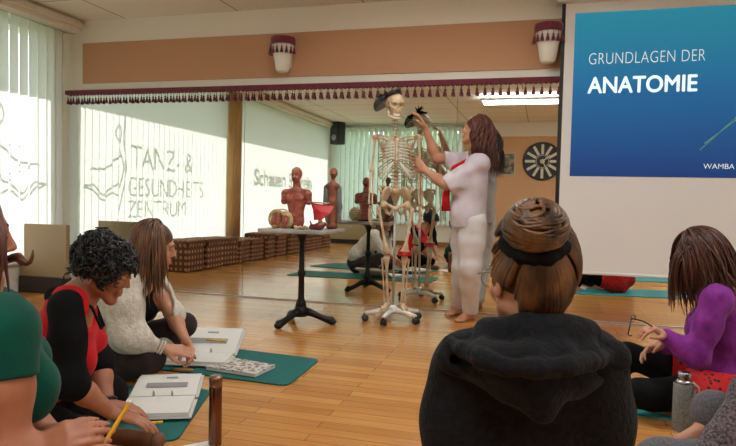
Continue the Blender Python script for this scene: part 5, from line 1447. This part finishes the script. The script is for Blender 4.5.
limb(S, sr, elR, f_(elR, wrR, 0.10), 0.058, 0.050, 0.047, 0.044, 0.04); limb(S, sl, elL, f_(elL, wrL, 0.12), 0.058, 0.050, 0.047, 0.044, 0.04)
bk = -(CR*0.8-CU*0.3); bk /= np.linalg.norm(bk)
S.cone(f_(sr, sl, 0.10)+bk*0.05+A([0, 0, 0.02]), f_(sr, sl, 0.9)+bk*0.05+A([0, 0, 0.02]), 0.030, 0.030, 0.03)
S.build('shrug', M_blackc, rw, 0.0055, rr, lambda D_, X, Y, Z: D_+0.0018*np.sin(55*Z+25*X))
mb = MB()
for (a_, b_) in ((sr, 0.35), (sl, 0.35)):
    mb.tube([f_(neck, a_, 0.75)+bk*0.07-A([0, 0, .03]), f_(neck, a_, 0.72)+A([0, 0, 0.052]), f_(neck, a_, 0.66)+CR*0.075-A([0, 0, 0.02]), f_(neck, a_, 0.5)+CR*0.10-A([0, 0, 0.10])], [0.008, 0.009, 0.009, 0.008], 6, flat=0.5)
    mb.build('strap', M_blackc, rw, True, rr); mb = MB()
S = SDF(); limb(S, hl, kl, al, 0.096, 0.066, 0.060, 0.046); limb(S, hr_, kr, ar, 0.096, 0.066, 0.060, 0.046); S.ell(pel, A([0.16, 0.16, 0.125]), None, 0.03)
S.zmin = 0.0092; S.build('leggings', M_blackleg, rw, 0.006, rr)
# short black curls
R = np.random.default_rng(17); mb = MB(); c0 = hd.w(0, -0.02, 0.035)
for i in range(760):
    ph = R.uniform(-3.14, 3.14); zz = R.uniform(-0.65, 0.98); rr_ = math.sqrt(1-zz*zz)
    dl = A([rr_*math.sin(ph), -rr_*math.cos(ph), zz]); 
    if dl[1] > 0.72 and zz < 0.15: continue
    base = c0+hd.M @ (dl*A([0.078, 0.098, 0.088])); nrm = hd.M @ dl; d_, u_, v_ = frame(nrm+R.normal(0, .35, 3)); L_ = R.uniform(0.006, 0.028)+(0.020 if dl[1] < -0.3 and zz > -0.1 else 0); cr_ = R.uniform(0.012, 0.018); tw_ = R.uniform(6, 11); p0_ = R.uniform(0, 6.28)
    P_ = [base+d_*L_*t+(u_*math.cos(p0_+tw_*t)+v_*math.sin(p0_+tw_*t))*cr_*min(1, t*3)+A([0, 0, -0.02*t*t]) for t in np.linspace(0, 1, 11)]
    mb.tube(P_, [0.0042]*8+[0.004, 0.003, 0.0015], 5, flat=0.7)
for i in range(12):
    p = hd.w(R.uniform(0.03, 0.07)*R.choice([-1, 1]), -0.09, -0.03); d_ = -CR*0.5-CU*0.6+A(R.normal(0, .4, 3)); mb.tube([p+d_*0.07*t+A([0.01*math.sin(9*t), 0.01*math.cos(9*t), 0]) for t in np.linspace(0, 1, 8)], [0.003]*6+[0.002, 0.001], 5)
hair_obj(mb, scalp(hd, lift=1.0), M_hBl, rw, rr)
wt = pz(105.5, 403, D+0.075)
wa = thing('wrist_watch', 'black wrist watch on the left wrist of the woman in red', 'watch', wt); wx = (wrL-elL)/np.linalg.norm(wrL-elL)
_, u_, v_ = frame(wx)
wc = f_(elL, wrL, 0.93)-wt
MB().tube([wc+(u_*math.cos(a)+v_*math.sin(a))*0.030 for a in np.linspace(0, 6.283, 25)], 0.007, 6, cap=False, flat=1).build('strap', M_black, wa, True)
MB().ell(wc-CF*0.030+CU*0.008, (0.016, 0.010, 0.016)).build('dial', M_alu, wa, True)

# ---- woman in the ivory cardigan, writing in her binder
D = 3.3
rv = pz(130, 358, D+0.1); rv[2] = 0
iv = person('long brown haired woman in ivory cardigan sitting cross-legged, leaning over a binder', rv)
fwd = CR*0.94+CF*0.28-CU*0.22
hd = Head(pz(155, 247, D), fwd, (0.12, 0, 1), 1.05)
neck = pz(138, 272, D+0.02); che = pz(126, 300, D+0.08); pel = pz(104, 350, D+0.15); pel[2] = 0.135
sr, sl = pz(124, 284, D-0.12), pz(150, 280, D+0.20)
elR, wrR = pz(128, 335, D-0.16), pz(166, 349, D-0.10)
elL, wrL = pz(172, 314, D+0.16), pz(186, 341, D+0.02)
S = SDF(); torso(S, pel, che, neck, sl, sr, 0, 0.98, 0.7); hd.add(S, neck)
limb(S, sr, elR, wrR, 0.046, 0.037, 0.037, 0.024); limb(S, sl, elL, wrL, 0.046, 0.037, 0.037, 0.024)
hl, hr_ = pel+CF*0.10+CR*0.02-A([0, 0, 0.03]), pel-CF*0.10+CR*0.02-A([0, 0, 0.03])
kl, kr = pz(184, 325, D+0.30), pz(150, 352, D-0.08); kl[2] = max(kl[2], 0.15); kr[2] = 0.13
al, ar = pz(150, 345, D+0.2), pz(112, 362, D-0.08); al[2] = ar[2] = 0.05
limb(S, hl, kl, al, 0.088, 0.06, 0.055, 0.034); limb(S, hr_, kr, ar, 0.088, 0.06, 0.055, 0.034); foot(S, al, -CF*0.8+CR*0.3); foot(S, ar, -CR*0.8+CF*0.3)
hand(S, wrR, pz(190, 351, D-0.06)-wrR, CF*0.7-CU*0.7, -1, 0.4, 0.05, 1.0, 0.8); hand(S, wrL, pz(190, 352, D-0.02)-wrL, -CF*0.6-CR*0.3, 1, 0.4, 0.05, 1.0, 0.6)
S.zmin = 0.0092; S.build('body', M_skA, iv, 0.0055, rv); hd.features(iv, rv, M_hBr, M_skA, True)
S = SDF(); torso(S, pel+A([0, 0, 0.05]), che, neck-A([0, 0, 0.08]), sl, sr, 0.008, 0.98, 0.75); S.cone(neck+A([0, 0, 0.06]), neck+CR*0.05-A([0, 0, 0.05]), 0.09, 0.08, 0.02, 's')
S.build('tank_top', M_blackc, iv, 0.006, rv)
S = SDF(); torso(S, pel+A([0, 0, 0.09]), che, neck-A([0, 0, 0.06]), sl, sr, 0.026, 1.05, 0.4)
limb(S, sr, elR, f_(elR, wrR, 0.66), 0.072, 0.072, 0.062, 0.040, 0.05); limb(S, sl, elL, f_(elL, wrL, 0.05), 0.070, 0.055, 0.052, 0.05, 0.05)
S.cone(f_(sr, elR, 0.3)-A([0, 0, 0.02]), f_(sr, elR, 1.0)+CR*-0.02, 0.070, 0.074, 0.05)
fr_ = CR*0.8+CF*0.2
S.chain([neck+fr_*0.16-CF*0.02+A([0, 0, -0.02]), che+fr_*0.20-CF*0.02, che+fr_*0.22-A([0, 0, 0.18])], [0.075, 0.085, 0.08], 0.02, 's'); S.cone(neck+A([0, 0, 0.05]), neck-A([0, 0, 0.04]), 0.09, 0.085, 0.02, 's')
S.build('cardigan', M_ivoryk, iv, 0.006, rv, lambda D_, X, Y, Z: D_+0.0028*np.sin(40*Z+28*X+6*np.sin(8*Y))+0.0012*np.sin(90*X+60*Z))
S = SDF(); limb(S, hr_, kr, ar, 0.098, 0.074, 0.066, 0.05); limb(S, hl, kl, al, 0.096, 0.068, 0.062, 0.046); S.ell(pel, A([0.16, 0.16, 0.125]), None, 0.03)
S.zmin = 0.0092; S.build('leggings', M_brownleg, iv, 0.006, rv)
S = SDF(); S.chain([f_(kl, al, 0.25), f_(kl, al, 0.9)], [0.070, 0.058], 0.02); S.zmin = 0.0092; S.build('leg_warmer', M_ivoryk, iv, 0.006, rv)
mb = strands(hd, 340, 0.35, 51, lim=108, cols=[(sl, 0.08), (sr, 0.085), (che, 0.165), (neck, 0.07), (f_(sl, sr, .5), 0.11)], wave=0.04, r0=0.007, spread=0.04, lift=1.06, sweep=(0.03, 0, 0))
hair_obj(mb, scalp(hd, lift=1.03), M_hBr, iv, rv)
br0 = f_(elR, wrR, 0.88); bc_ = thing('bracelet', 'pearly bracelet on wrist of the woman in ivory cardigan', 'bracelet', br0); wx = (wrR-elR)/np.linalg.norm(wrR-elR); _, u_, v_ = frame(wx)
mb = MB()
for i in range(18):
    a = 2*math.pi*i/18
    for o_ in (-0.008, 0.006): mb.ell((u_*math.cos(a)+v_*math.sin(a))*0.031+wx*o_, (0.0065, 0.0065, 0.0065), 7, 5)
mb.build('beads', mat('pearl', rgb(220, 212, 196), 0.3), bc_, True)

# ------------------------------------------------------------------ mats, binders, bottles
def mat_thing(label, corners, m, th=0.008, r=0.06):
    c = sum(A(q_)[:2] for q_ in corners)/4; root = thing('yoga_mat', label, 'mat', (c[0], c[1], 0), 0, 'yoga mats on the floor')
    pts = []
    n = 4
    for i in range(n):
        p, a, b = A(corners[i])[:2], A(corners[i-1])[:2], A(corners[(i+1) % n])[:2]
        u, v = (a-p)/np.linalg.norm(a-p), (b-p)/np.linalg.norm(b-p)
        for t in np.linspace(0, 1, 6): pts.append(tuple((1-t)**2*(p+u*r)+2*t*(1-t)*p+t*t*(p+v*r)-c))
    MB().prism(pts, 0.0005, th).build('sheet', m, root)
    return root
M_teal = mat('teal_foam', rgb(12, 100, 94), 0.7, bump=0.3, bscale=160); M_teal2 = mat('teal_foam_light', rgb(44, 158, 160), 0.7, bump=0.3, bscale=160)
mA = mat_thing('teal exercise mat under the woman in ivory cardigan, patterned notebook on it', [(-1.24, 2.95, 0), (-1.26, 3.50, 0), (-3.05, 3.62, 0), (-3.05, 3.05, 0)], M_teal)
mB = mat_thing('teal exercise mat under the woman in red, nearest the copper bottle', [(-1.37, 2.14, 0), (-1.57, 2.76, 0), (-3.2, 2.45, 0), (-3.0, 1.85, 0)], M_teal)
mC = mat_thing('bright teal exercise mat under the woman in purple', [(0.28, 3.12, 0), (0.36, 3.72, 0), (2.1, 3.50, 0), (2.05, 2.90, 0)], M_teal2)
mD = mat_thing('bright teal exercise mat under the person in grey leggings', [(0.55, 1.55, 0), (0.62, 2.15, 0), (2.4, 1.95, 0), (2.35, 1.35, 0)], M_teal2)

M_paper = mat('paper', rgb(226, 222, 214), 0.7); M_bind = mat('binder_board', rgb(205, 202, 198), 0.5); M_print = mat('printing', rgb(150, 148, 146), 0.7); M_steel = mat('steel', rgb(170, 170, 172), 0.25, 1.0); M_pink = mat('print_sketch', rgb(206, 170, 156), 0.7)
def binder(label, sp0, sp1, near, far, liftf, z=0.010):
    """open ring binder: spine from sp0 to sp1, near leaf lies flat, far leaf rises by liftf"""
    sp0, sp1 = A(sp0), A(sp1); root = thing('ring_binder', label, 'binder', (*(sp0+sp1)[:2]/2, z), 0, 'open ring binders'); o = root.location
    o = A([o.x, o.y, 0]); u = sp1-sp0; L_ = np.linalg.norm(u); u = u/L_; nrm = A([-u[1], u[0], 0.])
    def leaf(w, sgn, z0, rise, name, m, inset, th, wl=0.0):
        mb = MB(); e0 = sp0+u*inset-o; e1 = sp1-u*inset-o; d = nrm*sgn
        P_ = []
        ns = 6
        for i in range(ns+1):
            t = i/ns; zz = z0+rise*t-wl*math.sin(math.pi*t)*-1
            P_.append((e0+d*(0.018+w*t)+A([0, 0, zz]), e1+d*(0.018+w*t)+A([0, 0, zz])))
        V = [q_ for p in P_ for q_ in p]+[q_+A([0, 0, th]) for p in P_ for q_ in p]; n2 = 2*(ns+1); F = []
        for i in range(ns): F += [(2*i, 2*i+1, 2*i+3, 2*i+2), (n2+2*i, n2+2*i+2, n2+2*i+3, n2+2*i+1), (2*i, 2*i+2, n2+2*i+2, n2+2*i), (2*i+1, n2+2*i+1, n2+2*i+3, 2*i+3)]
        F += [(0, n2, n2+1, 1), (2*ns, 2*ns+1, n2+2*ns+1, n2+2*ns)]
        return mb.add(V, F).build(name, m, root)
    leaf(near, -1, 0.0, 0.0, 'cover', M_bind, 0, 0.004); leaf(far, 1, 0.0, liftf, 'cover', M_bind, 0, 0.004)
    leaf(near-0.012, -1, 0.005, 0.0, 'page_stack', M_paper, 0.012, 0.018, 0.004); leaf(far-0.012, 1, 0.005, liftf, 'page_stack', M_paper, 0.012, 0.010, 0.004)
    mb = MB(); mb.add([sp0-o-nrm*0.018, sp1-o-nrm*0.018, sp1-o+nrm*0.018, sp0-o+nrm*0.018, *(q_+A([0, 0, 0.004]) for q_ in (sp0-o-nrm*0.018, sp1-o-nrm*0.018, sp1-o+nrm*0.018, sp0-o+nrm*0.018))], [(0, 3, 2, 1), (4, 5, 6, 7), (0, 1, 5, 4), (1, 2, 6, 5), (2, 3, 7, 6), (3, 0, 4, 7)]); mb.build('spine', M_steel, root)
    for t in (0.37, 0.63):
        c = sp0+u*L_*t-o
        MB().tube([c+nrm*0.020*math.cos(a)+A([0, 0, 0.006+0.036*math.sin(a)]) for a in np.linspace(0, math.pi, 13)], 0.0022, 6).build('ring', M_steel, root, True)
    # printed blocks
    for (sgn, w, rise, zt, m, spec) in ((-1, near, 0.0, 0.0245, M_pink, ((0.35, 0.25, 0.75, 0.45), (0.6, 0.3, 0.7, 0.62))), (1, far, liftf, 0.0175, M_print, ((0.30, 0.2, 0.8, 0.5), (0.7, 0.45, 0.62, 0.78)))):
        mb = MB()
        for (a0, b0_, b1_, a1) in spec:
            zf = lambda t: zt+rise*t+0.004*math.sin(math.pi*t)
            q4 = [sp0+u*L_*b0_+nrm*sgn*(0.018+w*a0)-o+A([0, 0, zf(a0)]), sp0+u*L_*b1_+nrm*sgn*(0.018+w*a0)-o+A([0, 0, zf(a0)]), sp0+u*L_*b1_+nrm*sgn*(0.018+w*a1)-o+A([0, 0, zf(a1)]), sp0+u*L_*b0_+nrm*sgn*(0.018+w*a1)-o+A([0, 0, zf(a1)])]
            q4 = [q_+A([0, 0, 0.0015]) for q_ in q4]
            mb.add(q4, [(0, 1, 2, 3)])
        if sgn == 1: mb.build('figure_print', m, root)
    return root
binder('open ring binder with white pages in front of the woman in ivory cardigan', fl(168, 356, .01), fl(236, 358, .01), 0.21, 0.24, 0.10, 0.010)
binder('open ring binder with white pages under the hands of woman in red', fl(127, 403, .01), fl(198, 401, .01), 0.24, 0.26, 0.03, 0.010)
def marker(label, a, b, r, m, cat='pen', name='marker_pen'):
    a, b = A(a), A(b); t = thing(name, label, cat, a); v = b-a
    MB().tube([0*v, v*0.7], r, 8).build('barrel', m, t, True); MB().tube([v*0.7, v*0.72, v*0.98, v], [r, r*1.12, r*1.05, r*0.6], 8).build('cap', m, t, True); return t
M_ymark = mat('yellow_marker', rgb(226, 176, 40), 0.4); M_omark = mat('orange_marker', rgb(204, 130, 46), 0.4)
marker('yellow marker on the binder page in front of the woman in red', fl(142, 423.5, 0.05), fl(163, 422, 0.05), 0.006, M_ymark)
marker('orange marker on the lower page of the ivory-cardigan woman\'s binder', fl(171, 369, 0.045), fl(193, 370, 0.045), 0.006, M_omark)
marker('yellow pen lying on raised page of the farther binder', fl(206, 340, 0.085), fl(226, 341, 0.085), 0.006, M_ymark)
# patterned notebook
def pattern_mat():
    m = bpy.data.materials.new('speckled_pattern'); m.use_nodes = True; nt = m.node_tree; b = nt.nodes['Principled BSDF']
    tc = nt.nodes.new('ShaderNodeTexCoord'); v = nt.nodes.new('ShaderNodeTexVoronoi'); v.inputs['Scale'].default_value = 42
    r = nt.nodes.new('ShaderNodeValToRGB'); r.color_ramp.elements[0].position = 0.0; r.color_ramp.elements[0].color = rgb(120, 50, 46); r.color_ramp.elements[1].position = 0.62; r.color_ramp.elements[1].color = rgb(214, 208, 196)
    e = r.color_ramp.elements.new(0.34); e.color = rgb(120, 118, 112); e = r.color_ramp.elements.new(0.22); e.color = rgb(150, 70, 60)
    nt.links.new(tc.outputs['Object'], v.inputs['Vector']); nt.links.new(v.outputs['Distance'], r.inputs['Fac']); nt.links.new(r.outputs[0], b.inputs['Base Color']); b.inputs['Roughness'].default_value = 0.6; return m
q4 = [fl(206, 372), fl(255, 379.5), fl(275, 370), fl(228, 362)]; c = sum(q4)/4; nb = thing('notebook', 'notebook with speckled red and white cover lying on the far teal mat', 'notebook', (c[0], c[1], 0.009))
pts = [tuple((q_-c)[:2]) for q_ in q4]
MB().prism(pts, 0.003, 0.018).build('pages', M_paper, nb); MB().prism([(x*1.01, y*1.01) for x, y in pts], 0.018, 0.022).build('cover', pattern_mat(), nb); MB().prism([(x*1.01, y*1.01) for x, y in pts], 0.0, 0.003).build('back_cover', M_black, nb)
# copper bottle
bp_ = fl(215, 446, 0); bq = pz(216, 440, 2.38); bq = fl(215, 445); bt = thing('thermos_bottle', 'slim copper-brown thermos bottle standing on the floor by the near mat', 'bottle', (bq[0], bq[1], 0))
M_cop = mat('copper_steel', rgb(120, 84, 66), 0.22, 0.95)
MB().lathe([(0.022, 0.0), (0.0255, 0.003), (0.0255, 0.232), (0.0245, 0.235)], n=28).build('body', M_cop, bt, True)
MB().lathe([(0.0245, 0.236), (0.0262, 0.238), (0.0262, 0.272), (0.023, 0.277), (0, 0.277)], n=28).build('lid', mat('copper_lid', rgb(150, 118, 100), 0.25, 0.9), bt, True)
# brown pencil case and loose sheets
q0 = fl(134, 441, 0.03); pcase = thing('pencil_case', 'brown leather pencil roll on the floor beside the near binder', 'case', (q0[0], q0[1], 0))
S = SDF(); S.chain([(-0.10, 0.0, 0.036), (0.085, 0.02, 0.036)], [0.034, 0.034], 0.0); S.build('pouch', mat('brown_leather', rgb(120, 76, 44), 0.55, col2=rgb(98, 58, 32), nscale=10), pcase, 0.005)
MB().tube([(0.085, 0.02+0.035*math.cos(a), 0.036+0.035*math.sin(a)) for a in np.linspace(0, 6.283, 17)], 0.003, 5, cap=False).build('seam', M_dark, pcase, True)
q4 = [fl(158, 452), fl(215, 441), fl(216, 470), fl(160, 480)]; c = sum(q4)/4; sh_ = thing('paper_sheet', 'white paper sheets on the floor below the copper bottle', 'paper', (c[0], c[1], 0))
MB().prism([tuple((q_-c)[:2]) for q_ in q4], 0.0005, 0.006).build('sheets', M_paper, sh_)
q4 = [fl(634, 403), fl(634, 411.5), fl(650, 411), fl(638, 399)]; c = sum(q4)/4; bo = thing('booklet', 'white booklet on the bright teal mat by the black hoodie', 'booklet', (c[0], c[1], 0.009))
pts = [tuple((q_-c)[:2]*1.0+A([0, 0])) for q_ in q4]
MB().prism(pts, 0, 0.012).build('pages', M_paper, bo); MB().prism([(x*1.02, y*1.02) for x, y in pts], 0.012, 0.014).build('cover', M_paper, bo)
# grey felt bottle
q0 = fl(682, 430); fb_ = thing('water_bottle', 'grey felt-sleeved water bottle with steel cap near the woman in purple', 'bottle', (q0[0], q0[1], 0))
M_felt = mat('grey_felt', rgb(150, 152, 150), 0.9, col2=rgb(112, 114, 112), nscale=160, bump=0.4, bscale=200)
MB().lathe([(0.040, 0.0), (0.0425, 0.004), (0.0425, 0.205), (0.040, 0.21)], n=30).build('sleeve', M_felt, fb_, True)
MB().lathe([(0.040, 0.21), (0.030, 0.22), (0.024, 0.226)], n=26).build('shoulder', M_steel, fb_, True); MB().lathe([(0.026, 0.224), (0.027, 0.226), (0.027, 0.254), (0.024, 0.258), (0, 0.258)], n=26).build('cap', M_steel, fb_, True)
MB().tube([(0.030, -0.022, 0.222), (0.050, -0.034, 0.205), (0.053, -0.036, 0.18), (0.045, -0.030, 0.155), (0.038, -0.026, 0.165), (0.040, -0.027, 0.19)], 0.009, 8, flat=0.3, up=(0.6, 0.8, 0)).build('strap', mat('tan_strap', rgb(172, 148, 126), 0.7), fb_, True)
